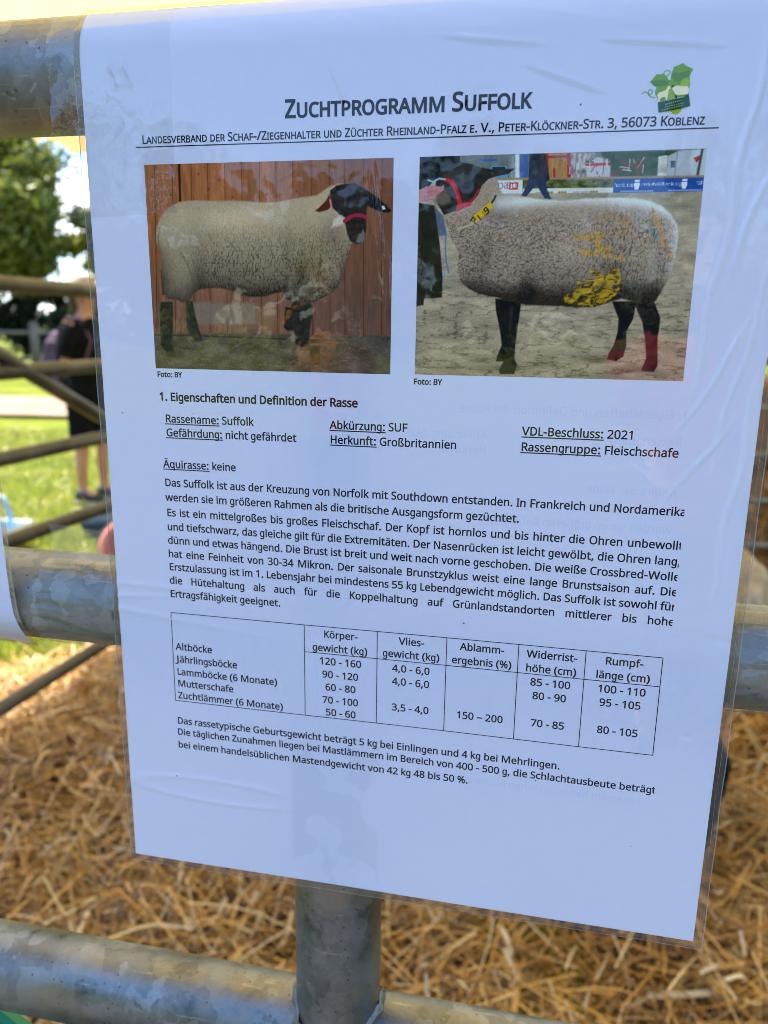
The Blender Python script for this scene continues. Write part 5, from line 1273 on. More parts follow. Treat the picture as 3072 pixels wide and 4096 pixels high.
# grass by the pen, with scattered stalks
def grass_pos(n):
    t = rng.random(n) ** 1.9
    y = 0.9 + t * 7.5; x = np.where(y < 3, straw_edge(y) + 0.12, -1.3 - (y - 3) * 0.3) - rng.random(n) ** 1.2 * (1.3 + 0.6 * y)
    return np.stack([x, y, np.full(n, GZ + 0.02)], -1)
GC = [(0.10, 0.17, 0.010), (0.17, 0.21, 0.014), (0.24, 0.24, 0.025), (0.07, 0.12, 0.01), (0.31, 0.28, 0.05)]
V, F, C = blades(70000, grass_pos, (0.05, 0.14), (0.004, 0.008), GC, 2, 0.45, 0.15, up=1.0)
V2, F2, C2 = blades(1000, grass_pos, (0.06, 0.2), (0.004, 0.008), [(0.5, 0.4, 0.2), (0.6, 0.52, 0.3)], 4, 0.2, 0.2); V2[:, 2] += 0.03
o = fast_mesh('grass', np.concatenate([V]), np.concatenate([F]), attr_mat('grass_blades', 0.5, 0.3, 0.3), C)
o['kind'] = 'stuff'
F2 = F2
o = fast_mesh('loose_straw', V2, F2, straw_mat, C2); o['kind'] = 'stuff'

# ------------------------------------------------------------------ tent over the pen
canvas_m, n_, l_, b_ = new_mat('cream_canvas')
b_.inputs['Base Color'].default_value = (0.78, 0.66, 0.40, 1); b_.inputs['Roughness'].default_value = 0.9; b_.inputs['Specular IOR Level'].default_value = 0.1
tcn = n_.new('ShaderNodeTexCoord'); wv = n_.new('ShaderNodeTexNoise'); wv.inputs['Scale'].default_value = 3; wv.inputs['Detail'].default_value = 5
cc = n_.new('ShaderNodeValToRGB'); cc.color_ramp.elements[0].color = (0.66, 0.50, 0.21, 1); cc.color_ramp.elements[1].color = (0.74, 0.58, 0.28, 1)
l_.new(tcn.outputs['Object'], wv.inputs['Vector']); l_.new(wv.outputs['Fac'], cc.inputs['Fac']); l_.new(cc.outputs['Color'], b_.inputs['Base Color'])
add_translucent(canvas_m, cc.outputs['Color'], 0.5)
tent = empty('tent', (0.6, 2.6, GZ), 'cream canvas tent roof with a scalloped valance over the pen, seen along the top', 'tent')
TX0, TX1, TY0, TY1 = -2.45, 3.4, -0.35, 9.0
TZE, TZR = 1.02, 2.35        # eaves and ridge
TXM = (TX0 + TX1) / 2
m = MB(); nxx, nyy = 24, 30
pts_ = []
for j in range(nyy + 1):
    for i in range(nxx + 1):
        x = TX0 + (TX1 - TX0) * i / nxx; y = TY0 + (TY1 - TY0) * j / nyy
        z = TZE + (TZR - TZE) * (1 - abs(x - TXM) / (TXM - TX0)) ** 0.9 - 0.03 * math.sin(math.pi * ((y - TY0) / 1.6 % 1)) 
        pts_.append((x, y, z))
a = np.arange((nxx + 1) * (nyy + 1)).reshape(nyy + 1, nxx + 1)
m.add(pts_, np.stack([a[:-1, :-1], a[:-1, 1:], a[1:, 1:], a[1:, :-1]], -1).reshape(-1, 4).tolist())
m.build('canopy', canvas_m, tent)
def valance(p0, p1, zt, drop=0.243, w=0.297, sc=0.06, ph=0.0):
    p0, p1 = Vector(p0), Vector(p1); L = (p1 - p0).length; n = int(L / w * 14)
    m = MB(); v = []
    for i in range(n + 1):
        s = L * i / n; p = p0.lerp(p1, i / n)
        t = ((s + ph) / w) % 1.0
        zb = zt - drop + sc * math.sqrt(max(0, 1 - (2 * t - 1) ** 2))
        d = (p1 - p0).normalized().orthogonal() if False else Vector((-(p1-p0).y, (p1-p0).x, 0)).normalized()
        off = 0.006 * math.sin(s * 19)
        for k_ in range(4):
            z = zt + (zb - zt) * k_ / 3
            v.append(p + d * off * k_ / 3 + Vector((0, 0, z)))
    f_ = []
    for i in range(n):
        for k_ in range(3):
            b0 = i * 4 + k_; f_.append((b0, b0 + 4, b0 + 5, b0 + 1))
    m.add(v, f_); return m
valance((TX0, TY0, 0), (TX0, TY1, 0), TZE + 0.002, ph=0.251).build('valance', canvas_m, tent)
valance((TX1, TY0, 0), (TX1, TY1, 0), TZE + 0.002).build('valance', canvas_m, tent)
seam_m = noise_mat('canvas_seam', (0.30, 0.22, 0.10, 1), (0.38, 0.28, 0.13, 1), 30, 0.9)
m = MB()
ys_ = 2.0
m.tube([(TX0 + (TXM - TX0) * t, ys_, TZE + (TZR - TZE) * (t ** 0.9 if t > 0 else 0) - 0.045) for t in np.linspace(0, 1, 12)], 0.012, 8)
m.build('roof_pole', seam_m, tent)
for (x, y) in ((TX0 + 0.02, TY1 - 0.05), (TX1 - 0.02, TY1 - 0.05), (TX1 - 0.02, TY0 + 0.05)):
    m = MB(); m.tube([(x, y, GZ), (x, y, TZE)], 0.02, 14); m.build('pole', GALV, tent)

# ------------------------------------------------------------------ sheep in the pen, nearly hidden by the notice
def make_sheep(loc, rz):
    root = empty('sheep', loc, 'fleecy sheep with black legs standing on the straw, mostly hidden behind the notice', 'sheep', rz=rz)
    m = MB()
    # trunk along +x (head end), hooves on z = 0
    rings = []
    for (x, zc, ry, rzv) in ((-0.60, 0.62, 0.05, 0.07), (-0.57, 0.62, 0.14, 0.16), (-0.48, 0.61, 0.205, 0.225), (-0.30, 0.60, 0.235, 0.25), (-0.05, 0.58, 0.25, 0.265), (0.20, 0.58, 0.235, 0.265), (0.38, 0.61, 0.205, 0.25), (0.50, 0.66, 0.15, 0.20), (0.58, 0.70, 0.10, 0.14)):
        rings.append(ell((x, 0, zc), (0, 1, 0), (0, 0, 1), ry, rzv, 22))
    m.loft(rings)
    rings = []
    for (x, z, ra, rb, tx) in ((0.42, 0.70, 0.14, 0.17, 0.6), (0.54, 0.82, 0.105, 0.125, 0.7), (0.63, 0.92, 0.085, 0.10, 0.8)):
        ax = Vector((-tx, 0, 0.8)).normalized(); rings.append(ell((x, 0, z), (0, 1, 0), Vector((-0.75, 0, 0.66)), ra, rb, 18))
    m.loft(rings)
    rings = []
    for (x, z, ra, rb) in ((0.58, 0.975, 0.05, 0.05), (0.62, 0.965, 0.085, 0.09), (0.70, 0.925, 0.08, 0.085), (0.78, 0.87, 0.06, 0.066), (0.85, 0.82, 0.05, 0.052), (0.885, 0.795, 0.028, 0.03)):
        rings.append(ell((x, 0, z), (0, 1, 0), Vector((0.5, 0, 0.866)), ra, rb, 18))
    m.loft(rings)
    for sy in (-1, 1):
        m.tube([(0.615, 0.06*sy, 0.97), (0.60, 0.13*sy, 0.955), (0.60, 0.20*sy, 0.91), (0.605, 0.235*sy, 0.87)], [0.026, 0.036, 0.03, 0.012], 12, squash=0.45)
        # hind leg: stifle forward against the belly, hock back, straight shank
        m.tube([(-0.40, 0.13*sy, 0.60), (-0.34, 0.145*sy, 0.47), (-0.42, 0.14*sy, 0.36), (-0.49, 0.135*sy, 0.27), (-0.475, 0.135*sy, 0.12), (-0.455, 0.135*sy, 0.06), (-0.44, 0.135*sy, 0.0)], [0.14, 0.115, 0.066, 0.042, 0.032, 0.034, 0.042], 16)
        m.tube([(0.30, 0.12*sy, 0.56), (0.31, 0.13*sy, 0.42), (0.315, 0.13*sy, 0.27), (0.31, 0.13*sy, 0.12), (0.315, 0.13*sy, 0.06), (0.33, 0.13*sy, 0.0)], [0.11, 0.075, 0.042, 0.03, 0.032, 0.04], 16)
    m.tube([(-0.56, 0, 0.72), (-0.625, 0, 0.64), (-0.635, 0, 0.52), (-0.625, 0, 0.44)], [0.05, 0.045, 0.035, 0.02], 12)
    mt, n, l, b = new_mat('fleece_and_skin')
    t = n.new('ShaderNodeTexCoord'); sx = n.new('ShaderNodeSeparateXYZ'); l.new(t.outputs['Object'], sx.inputs['Vector'])
    no = n.new('ShaderNodeTexNoise'); no.inputs['Scale'].default_value = 26; no.inputs['Detail'].default_value = 8
    l.new(t.outputs['Object'], no.inputs['Vector'])
    cw = n.new('ShaderNodeValToRGB'); cw.color_ramp.elements[0].position = .3; cw.color_ramp.elements[1].position = .7
    cw.color_ramp.elements[0].color = (0.30, 0.23, 0.15, 1); cw.color_ramp.elements[1].color = (0.52, 0.44, 0.32, 1)
    l.new(no.outputs['Fac'], cw.inputs['Fac'])
    def step(sock, lo, hi):
        mr = n.new('ShaderNodeMapRange'); mr.inputs['From Min'].default_value = lo; mr.inputs['From Max'].default_value = hi; l.new(sock, mr.inputs['Value']); return mr.outputs['Result']
    ad = n.new('ShaderNodeMath'); ad.operation = 'MULTIPLY_ADD'; ad.inputs[1].default_value = 0.06; l.new(no.outputs['Fac'], ad.inputs[0]); l.new(sx.outputs['Z'], ad.inputs[2])
    leg = step(ad.outputs['Value'], 0.42, 0.39)
    he = step(sx.outputs['X'], 0.60, 0.63)
    mxm = n.new('ShaderNodeMath'); mxm.operation = 'MAXIMUM'; l.new(leg, mxm.inputs[0]); l.new(he, mxm.inputs[1])
    mx = n.new('ShaderNodeMix'); mx.data_type = 'RGBA'; mx.inputs['B'].default_value = (0.012, 0.011, 0.011, 1)
    l.new(mxm.outputs['Value'], mx.inputs['Factor']); l.new(cw.outputs['Color'], mx.inputs['A']); l.new(mx.outputs['Result'], b.inputs['Base Color'])
    b.inputs['Roughness'].default_value = 0.85; b.inputs['Specular IOR Level'].default_value = 0.15
    bp = n.new('ShaderNodeBump'); bp.inputs['Strength'].default_value = 0.9; bp.inputs['Distance'].default_value = 0.02; l.new(no.outputs['Fac'], bp.inputs['Height']); l.new(bp.outputs['Normal'], b.inputs['Normal'])
    o = m.build('body', mt, root, local=True)
    rm = o.modifiers.new('remesh', 'REMESH'); rm.mode = 'VOXEL'; rm.voxel_size = 0.016; rm.use_smooth_shade = True
    sm = o.modifiers.new('smooth', 'SMOOTH'); sm.iterations = 6; sm.factor = 0.6
    tx = bpy.data.textures.new('fleece_locks', 'CLOUDS'); tx.noise_scale = 0.035
    dp = o.modifiers.new('locks', 'DISPLACE'); dp.texture = tx; dp.strength = 0.018; dp.mid_level = 0.5
    eye_m, *_ = new_mat('eye'); eye_m.node_tree.nodes['Principled BSDF'].inputs['Base Color'].default_value = (0.03, 0.02, 0.01, 1); eye_m.node_tree.nodes['Principled BSDF'].inputs['Roughness'].default_value = 0.1
    for sy in (-1, 1):
        e = MB(); e.loft([ell((0.695, 0.074*sy + dy*sy, 0.945), (1,0,0), (0,0,1), rr_, rr_, 10) for dy, rr_ in ((-0.012, 0.012), (0, 0.015), (0.008, 0.011), (0.012, 0.004))]); e.build('eye', eye_m, root, local=True)
    return root
make_sheep((0.115, 1.66, GZ + 0.02), math.pi + 0.12)

# ------------------------------------------------------------------ people
skin_m = noise_mat('skin', (0.42, 0.20, 0.13, 1), (0.52, 0.27, 0.19, 1), 6, 0.55)
black_cloth = noise_mat('black_cotton', (0.004, 0.004, 0.005, 1), (0.008, 0.008, 0.010, 1), 20, 0.9, 0, 0.3, 90)
dark_short = noise_mat('black_shorts', (0.004, 0.004, 0.005, 1), (0.008, 0.008, 0.009, 1), 20, 0.9)
teal_cloth = noise_mat('dark_teal_cotton', (0.010, 0.030, 0.040, 1), (0.018, 0.045, 0.055, 1), 20, 0.9)
hat_m = noise_mat('beige_cotton', (0.50, 0.40, 0.29, 1), (0.60, 0.49, 0.36, 1), 30, 0.9)
hat2_m = noise_mat('tan_cotton', (0.36, 0.25, 0.15, 1), (0.42, 0.30, 0.19, 1), 30, 0.9)
for m__ in (black_cloth, dark_short, teal_cloth): m__.node_tree.nodes['Principled BSDF'].inputs['Specular IOR Level'].default_value = 0.08
purple_m = noise_mat('purple_nylon', (0.065, 0.03, 0.06, 1), (0.10, 0.05, 0.09, 1), 12, 0.7)
shoe_m = noise_mat('black_shoe', (0.01, 0.01, 0.011, 1), (0.02, 0.02, 0.022, 1), 20, 0.6)
sole_m = noise_mat('pale_sole', (0.4, 0.38, 0.34, 1), (0.5, 0.48, 0.44, 1), 20, 0.8)
hair_m = noise_mat('brown_hair', (0.03, 0.018, 0.010, 1), (0.07, 0.040, 0.022, 1), 40, 0.6)
white_m = noise_mat('eye_white', (0.7, 0.7, 0.68, 1), (0.75, 0.75, 0.72, 1), 10, 0.3)
lip_m = noise_mat('lip', (0.32, 0.11, 0.09, 1), (0.36, 0.13, 0.11, 1), 10, 0.5)

def skin_body(root, name, nodes, edges, mat, subs=2):
    """nodes: {name: (x, y, z, rx, ry)}; one continuous skinned surface"""
    keys = list(nodes)
    me = bpy.data.meshes.new(name)
    me.from_pydata([nodes[k_][:3] for k_ in keys], [(keys.index(a), keys.index(b)) for a, b in edges], [])
    o = bpy.data.objects.new(name, me); o.parent = root; link(o)
    sk = o.modifiers.new('skin', 'SKIN'); sk.use_smooth_shade = True; sk.branch_smoothing = 0.4
    for i, k_ in enumerate(keys):
        sv = me.skin_vertices[0].data[i]
        sv.radius = (nodes[k_][3], nodes[k_][4] if len(nodes[k_]) > 4 else nodes[k_][3])
        sv.use_root = (k_ == 'pelvis')
    ss = o.modifiers.new('subsurf', 'SUBSURF'); ss.levels = subs; ss.render_levels = subs
    me.materials.append(mat)
    return o

def person(loc, rz, label, shirt, shorts, hat, backpack=None, scale=1.0, arm=0.0):
    root = empty('person', loc, label, 'person', 'people on the show ground', rz)
    root.scale = (scale,) * 3
    N, E = {}, []
    def node(nm, p_, r_, par=None):
        N[nm] = (*p_, *(r_ if isinstance(r_, tuple) else (r_, r_)))
        if par: E.append((par, nm))
    node('pelvis', (0, 0, 0.95), (0.11, 0.14)); node('waist', (0.0, 0, 1.10), (0.095, 0.125), 'pelvis'); node('chest', (0.005, 0, 1.30), (0.11, 0.15), 'waist')
    node('collar', (0.0, 0, 1.43), (0.07, 0.09), 'chest'); node('neck', (0.015, 0, 1.50), 0.052, 'collar'); node('jaw', (0.04, 0, 1.575), (0.072, 0.06), 'neck'); node('brow', (0.035, 0, 1.66), (0.088, 0.075), 'jaw'); node('crown', (0.025, 0, 1.72), (0.06, 0.055), 'brow')
    node('nose', (0.128, 0, 1.615), 0.013, 'jaw')
    for s, sy in (('l', 1), ('r', -1)):
        node('sh'+s, (0.0, 0.17*sy, 1.40), 0.058, 'collar')
        node('el'+s, (-0.03, 0.225*sy, 1.12), 0.042, 'sh'+s)
        w = (0.17, 0.17*sy, 1.06 + arm)
        node('wr'+s, w, 0.027, 'el'+s)
        node('pa'+s, (w[0] + 0.055, w[1] - 0.015*sy, w[2] + 0.012), (0.018, 0.036), 'wr'+s)
        for i_, (dy, L) in enumerate(((-0.027, 0.062), (-0.009, 0.072), (0.009, 0.068), (0.026, 0.052))):
            b_ = (w[0] + 0.095, w[1] - 0.015*sy + dy, w[2] + 0.014)
            node(f'k{i_}{s}', b_, 0.0095, 'pa'+s); node(f'm{i_}{s}', (b_[0] + L*0.55, b_[1], b_[2] - 0.012), 0.0088, f'k{i_}{s}'); node(f't{i_}{s}', (b_[0] + L*0.85, b_[1], b_[2] - 0.036), 0.0078, f'm{i_}{s}')
        node('th1'+s, (w[0] + 0.05, w[1] - 0.058*sy, w[2] + 0.02), 0.0105, 'pa'+s); node('th2'+s, (w[0] + 0.088, w[1] - 0.068*sy, w[2] + 0.008), 0.009, 'th1'+s)
        node('hip'+s, (0.0, 0.09*sy, 0.88), 0.092, 'pelvis'); node('kn'+s, (0.02 + 0.03*sy, 0.10*sy, 0.50), 0.058, 'hip'+s); node('cf'+s, (-0.005 + 0.03*sy, 0.10*sy, 0.36), 0.056, 'kn'+s)
        node('an'+s, (-0.01 + 0.03*sy, 0.10*sy, 0.10), 0.036, 'cf'+s); node('to'+s, (0.12 + 0.03*sy, 0.115*sy, 0.05), (0.03, 0.042), 'an'+s)
    skin_body(root, 'body', N, E, skin_m)
    # T-shirt: torso and two sleeves following the body
    m = MB()
    m.loft([ell((x, 0, z), (1, 0, 0), (0, 1, 0), a, b2, 24) for (x, z, a, b2) in ((0, 0.90, 0.155, 0.185), (0, 1.0, 0.148, 0.178), (0, 1.12, 0.138, 0.17), (0.005, 0.0 + 1.30, 0.148, 0.195), (0.0, 1.40, 0.125, 0.185), (0.0, 1.455, 0.085, 0.12), (0.008, 1.475, 0.068, 0.078))], caps=False)
    for sy in (-1, 1):
        m.tube([(0.0, 0.13*sy, 1.405), (-0.003, 0.185*sy, 1.36), (-0.018, 0.215*sy, 1.24), (-0.024, 0.225*sy, 1.17)], [0.075, 0.083, 0.074, 0.072], 18, caps=False)
    m.build('t_shirt', shirt, root, local=True)
    m = MB()
    m.loft([ell((0, 0, z), (1, 0, 0), (0, 1, 0), a, b2, 24) for (z, a, b2) in ((1.02, 0.132, 0.165), (0.92, 0.15, 0.18), (0.84, 0.15, 0.185))], caps=False)
    for sy in (-1, 1):
        m.loft([ell((x, 0.094*sy, z), (1, 0, 0), (0, 1, 0), a, a * 0.93, 20) for (x, z, a) in ((0, 0.86, 0.122), (0.008*sy, 0.72, 0.11), (0.02 * sy, 0.58, 0.098), (0.022*sy, 0.52, 0.096))], caps=False)
    m.build('shorts', shorts, root, local=True)
    # bucket hat
    m = MB()
    prof = ((0.020, 1.80), (0.075, 1.797), (0.098, 1.78), (0.105, 1.72), (0.109, 1.685), (0.122, 1.668), (0.146, 1.646), (0.150, 1.640), (0.145, 1.640), (0.118, 1.660), (0.104, 1.68))
    m.loft([ell((0.028, 0, z), (1, 0, 0), (0, 1, 0), r_, r_ * 0.94, 28) for r_, z in prof], caps=False)
    m.add([Vector((0.028, 0, 1.801))] + ell((0.028, 0, 1.80), (1,0,0), (0,1,0), 0.02, 0.0188, 28), [(0, i + 1, (i + 1) % 28 + 1) for i in range(28)])
    m.build('hat', hat, root, local=True)
    m = MB()
    m.loft([ell((-0.03, 0, z), (1, 0, 0), (0, 1, 0), a, b2, 20) for (z, a, b2) in ((1.69, 0.074, 0.084), (1.62, 0.078, 0.086), (1.54, 0.066, 0.074), (1.48, 0.045, 0.05))])
    m.build('hair', hair_m, root, local=True)
    for sy in (-1, 1):
        m = MB(); m.loft([ell((0.098 + dx, 0.032*sy, 1.632), (0,1,0), (0,0,1), r_, r_*0.7, 10) for dx, r_ in ((0, 0.013), (0.008, 0.012), (0.012, 0.006))]); m.build('eye', white_m, root, local=True)
        m = MB(); m.loft([ell((0.035, (0.076 + dy)*sy, 1.61), (1,0,0), (0,0,1), r_*0.6, r_, 12) for dy, r_ in ((0, 0.026), (0.012, 0.032), (0.018, 0.024))]); m.build('ear', skin_m, root, local=True)
        m = MB()
        m.loft([ell((x + 0.03*sy, 0.108*sy, z), (0.2*0+0, 1, 0), (0, 0, 1), a, b2, 16) for (x, z, a, b2) in ((-0.07, 0.055, 0.028, 0.04), (-0.045, 0.06, 0.04, 0.055), (0.02, 0.06, 0.044, 0.056), (0.09, 0.045, 0.048, 0.04), (0.155, 0.035, 0.042, 0.03), (0.18, 0.03, 0.02, 0.02))])
        sh = m.build('shoe', shoe_m, root, local=True)
        m = MB(); m.box((-0.07 + 0.03*sy, 0.108*sy - 0.046, 0.0), (0.175 + 0.03*sy, 0.108*sy + 0.046, 0.018)); m.build('sole', sole_m, sh, local=True, smooth=False)
    m = MB(); m.loft([ell((0.106 + dx, 0, 1.568), (0,1,0), (0,0,1), r_, r_*0.3, 12) for dx, r_ in ((0, 0.026), (0.006, 0.022), (0.009, 0.008))]); m.build('mouth', lip_m, root, local=True)
    if backpack:
        m = MB()
        m.loft([[Vector((x0 - 0.155 + (-d_ if k_ in (0, 1) else 0.0), yy, z)) for k_, yy in ((0, -w_), (1, w_), (2, w_), (3, -w_))] for (z, d_, w_, x0) in ((0.93, 0.08, 0.10, 0), (0.96, 0.14, 0.13, 0), (1.12, 0.155, 0.14, 0), (1.28, 0.12, 0.13, 0), (1.37, 0.06, 0.09, 0.0))])
        bpk = m.build('backpack', backpack, root, local=True, smooth=False)
        bv = bpk.modifiers.new('bevel', 'BEVEL'); bv.width = 0.03; bv.segments = 3
        for sy in (-1, 1):
            m = MB(); m.tube([(-0.15, 0.08*sy, 1.33), (-0.06, 0.095*sy, 1.475), (0.06, 0.10*sy, 1.44), (0.14, 0.11*sy, 1.30), (0.10, 0.165*sy, 1.12), (-0.12, 0.13*sy, 1.0)], 0.016, 8, squash=0.5)
            m.build('strap', backpack, bpk, local=True)
    return root
person((-3.14, 4.93, GZ + 0.02), R(-2), 'person in a beige sun hat and black clothes carrying a purple rucksack', black_cloth, dark_short, hat_m, purple_m, 0.915, 0.03)
person((-3.05, 5.45, GZ + 0.02), R(160), 'person in a tan hat and dark teal top, behind the black-clothed person', teal_cloth, dark_short, hat2_m, None, 0.93, 0.0)

# ------------------------------------------------------------------ things lying on the grass
red_cloth = noise_mat('red_cotton', (0.42, 0.025, 0.035, 1), (0.52, 0.04, 0.05, 1), 20, 0.9)
orange_cloth = noise_mat('orange_cotton', (0.70, 0.22, 0.02, 1), (0.80, 0.30, 0.03, 1), 20, 0.9)
blue_cloth = noise_mat('faded_denim', (0.10, 0.15, 0.26, 1), (0.16, 0.22, 0.34, 1), 20, 0.9)
# visitors on our side of the pen, mirrored in the film over the pictures
person((0.62, -2.25, GZ + 0.012), R(92), 'person in a red top standing behind the viewer, mirrored at the right of the notice', red_cloth, blue_cloth, hat2_m, None, 0.89, 0.0)
person((-1.02, -3.9, GZ + 0.012), R(80), 'person in an orange top behind the viewer, mirrored in the left sheep picture', orange_cloth, blue_cloth, hat_m, None, 0.90, 0.0)
bucket_m, n_, l_, b_ = new_mat('red_plastic'); b_.inputs['Base Color'].default_value = (0.62, 0.03, 0.045, 1); b_.inputs['Roughness'].default_value = 0.35
rim_m, n_, l_, b_ = new_mat('pale_pink_plastic'); b_.inputs['Base Color'].default_value = (0.72, 0.26, 0.26, 1); b_.inputs['Roughness'].default_value = 0.35
bk = empty('bucket', (-1.985, 3.42, GZ + 0.02), 'red plastic bucket lying on its side on the grass, opening towards us', 'bucket')
ax = Vector((0.35, -0.92, 0.16)).normalized(); a1 = ax.orthogonal().normalized(); a2 = ax.cross(a1)
c0_ = Vector((0, 0, 0.115))
m = MB(); m.loft([ell(c0_ + ax * t, a1, a2, r_, r_, 32) for t, r_ in ((-0.26, 0.01), (-0.26, 0.105), (0.0, 0.148), (0.0, 0.142), (-0.252, 0.10), (-0.252, 0.01))], caps=False); m.build('body', bucket_m, bk, local=True)
m = MB(); m.loft([ell(c0_ + ax * t, a1, a2, r_, r_, 32) for t, r_ in ((-0.022, 0.147), (-0.018, 0.17), (0.012, 0.175), (0.018, 0.160), (0.012, 0.144), (-0.004, 0.141))], caps=False); m.build('rim', rim_m, bk, local=True)
m = MB(); m.tube([c0_ + ax * (0.01 + 0.0 * k_) + a1 * (0.178 * math.cos(t)) + a2 * (0.178 * math.sin(t)) + ax * 0.10 * math.sin((t - 3.3) / 2.2 * math.pi) for k_, t in enumerate(np.linspace(3.3, 5.5, 14))], 0.004, 8); m.build('handle', GALV, bk, local=True)

# straw bales stacked behind the back panel
twine_m = noise_mat('orange_twine', (0.45, 0.16, 0.03, 1), (0.55, 0.22, 0.05, 1), 60, 0.8)
bale_m = noise_mat('pressed_straw', (0.16, 0.085, 0.025, 1), (0.40, 0.25, 0.09, 1), 40, 0.9, 0, 0.9, 130)
def bale(cx_, cy_, z0, label, seed):
    root = empty('straw_bale', (cx_, cy_, z0), label, 'straw bale', 'straw bales behind the pen')
    m = MB(); L, W, H = 0.46, 0.24, 0.37
    m.loft([[Vector((x, W * sx, z)) for sx, z in ((-1, 0.03), (-0.9, 0.0), (0.9, 0.0), (1, 0.03), (1, H - 0.03), (0.9, H), (-0.9, H), (-1, H - 0.03))] for x in (-L, -L + 0.001, -0.24, -0.20, 0.20, 0.24, L - 0.001, L)])
    m.build('pressed_straw', bale_m, root, local=True, smooth=False)
    g_ = np.random.default_rng(seed)
    n = 1500
    fc = g_.integers(0, 3, n)
    px_ = g_.uniform(-L, L, n); a_ = g_.uniform(-W, W, n); b_ = g_.uniform(0.01, H - 0.01, n)
    P0 = np.where((fc == 0)[:, None], np.stack([px_, np.full(n, -W - 0.003), b_], -1), np.where((fc == 1)[:, None], np.stack([px_, a_, np.full(n, H + 0.003)], -1), np.stack([np.full(n, -L - 0.003), a_, b_], -1)))
    V, F, C = blades(n, lambda k_: P0, (0.05, 0.2), (0.003, 0.006), STRAW_C, 3, 0.9, 0.1)
    V[:, 2] = np.clip(V[:, 2], 0.004, H + 0.02)
    o = fast_mesh('loose_stalks', V, F, straw_mat, C); o.parent = root
    for x in (-0.22, 0.22):
        m = MB(); m.tube([(x, -W - .006, 0.02), (x, -W - .006, H - .02), (x, -W + .03, H + .005), (x, W - .03, H + .005), (x, W + .006, H - .02), (x, W + .006, 0.02)], 0.004, 6); m.build('twine', twine_m, root, local=True)
for k_, (dx, nm) in enumerate(((0.0, 'lowest straw bale of the stack at the far right edge behind the pen'), (0.04, 'middle straw bale of the stack at the far right edge behind the pen'), (-0.03, 'topmost straw bale of the stack at the far right edge behind the pen'))):
    bale(1.50 + dx, 3.52, GZ + 0.005 + 0.374 * k_, nm, 40 + k_)

blue_m, n_, l_, b_ = new_mat('pale_blue_plastic'); b_.inputs['Base Color'].default_value = (0.28, 0.48, 0.72, 1); b_.inputs['Roughness'].default_value = 0.3
white_pl, n_, l_, b_ = new_mat('white_plastic'); b_.inputs['Base Color'].default_value = (0.72, 0.74, 0.76, 1); b_.inputs['Roughness'].default_value = 0.35
bs = empty('basket', (-3.0, 3.72, GZ + 0.025), 'pale blue plastic basket with an upright loop handle on the sunlit grass', 'basket')
m = MB(); m.loft([[Vector((cx_ * s_, cy_ * s_, z)) for cx_, cy_ in ((-.13, -.09), (.13, -.09), (.13, .09), (-.13, .09))] for z, s_ in ((0.0, 0.82), (0.0, 0.82), (0.10, 1.0), (0.10, 0.96), (0.012, 0.8))]); m.build('tray', blue_m, bs, local=True, smooth=False)
m = MB(); m.loft([[Vector((cx_ * s_, cy_ * s_, z)) for cx_, cy_ in ((-.13, -.09), (.13, -.09), (.13, .09), (-.13, .09))] for z, s_ in ((0.085, 1.02), (0.11, 1.05), (0.125, 1.03), (0.115, 0.94), (0.09, 0.95))], caps=False); m.build('rim', white_pl, bs, local=True, smooth=False)
m = MB(); m.tube([(-0.02 + 0.07 * math.cos(t), 0.0, 0.115 + 0.17 * math.sin(t) ** 0.8 if math.sin(t) > 0 else 0.115) for t in np.linspace(0.0, math.pi, 20)], 0.017, 10, squash=0.7); m.build('handle', blue_m, bs, local=True)

navy = noise_mat('dark_blue_canvas', (0.012, 0.03, 0.055, 1), (0.02, 0.05, 0.08, 1), 10, 0.85, 0, 0.3, 50)
bag = empty('holdall', (-2.42, 4.12, GZ + 0.0), 'dark blue holdall lying on the grass behind the red bucket', 'bag')
m = MB(); m.loft([ell((x, 0, 0.10), (0, 1, 0), (0, 0, 1), r_, r_ * 0.8, 20) for x, r_ in ((-0.27, 0.04), (-0.26, 0.11), (-0.1, 0.13), (0.1, 0.13), (0.26, 0.11), (0.27, 0.04))]); m.build('body', navy, bag, local=True)
for sy in (-1, 1):
    m = MB(); m.tube([(-0.1, 0.10*sy, 0.16), (-0.06, 0.07*sy, 0.24), (0.06, 0.06*sy, 0.25), (0.1, 0.10*sy, 0.16)], 0.012, 8); m.build('handle', navy, bag, local=True)

# a green plastic board tied inside the lower rails; only its corner shows at the bottom left
green_m, n_, l_, b_ = new_mat('green_plastic'); b_.inputs['Base Color'].default_value = (0.0, 0.20, 0.105, 1); b_.inputs['Roughness'].default_value = 0.4
pb = empty('plastic_board', (-0.1035, 0.05, -0.57), 'flat green plastic board inside the front panel, one corner showing under the lowest visible rail', 'board')
rot = Matrix.Translation((-0.0115, 0, 0.1165)) @ Matrix.Rotation(R(33.5), 4, 'Y')
def rounded(x0, x1, z0, z1, y, rad=0.012):
    out = []
    for cx_, cz_, a0 in ((x1 - rad, z1 - rad, 0), (x0 + rad, z1 - rad, 90), (x0 + rad, z0 + rad, 180), (x1 - rad, z0 + rad, 270)):
        for k_ in range(5):
            a = R(a0 + k_ * 22.5); out.append(rot @ Vector((cx_ + rad * math.cos(a), y, cz_ + rad * math.sin(a))))
    return out
m = MB(); m.loft([rounded(-0.12, 0.13, -0.20, 0.0, 0.0), rounded(-0.12, 0.13, -0.20, 0.0, 0.005)]); m.build('sheet', green_m, pb, local=True, smooth=False)
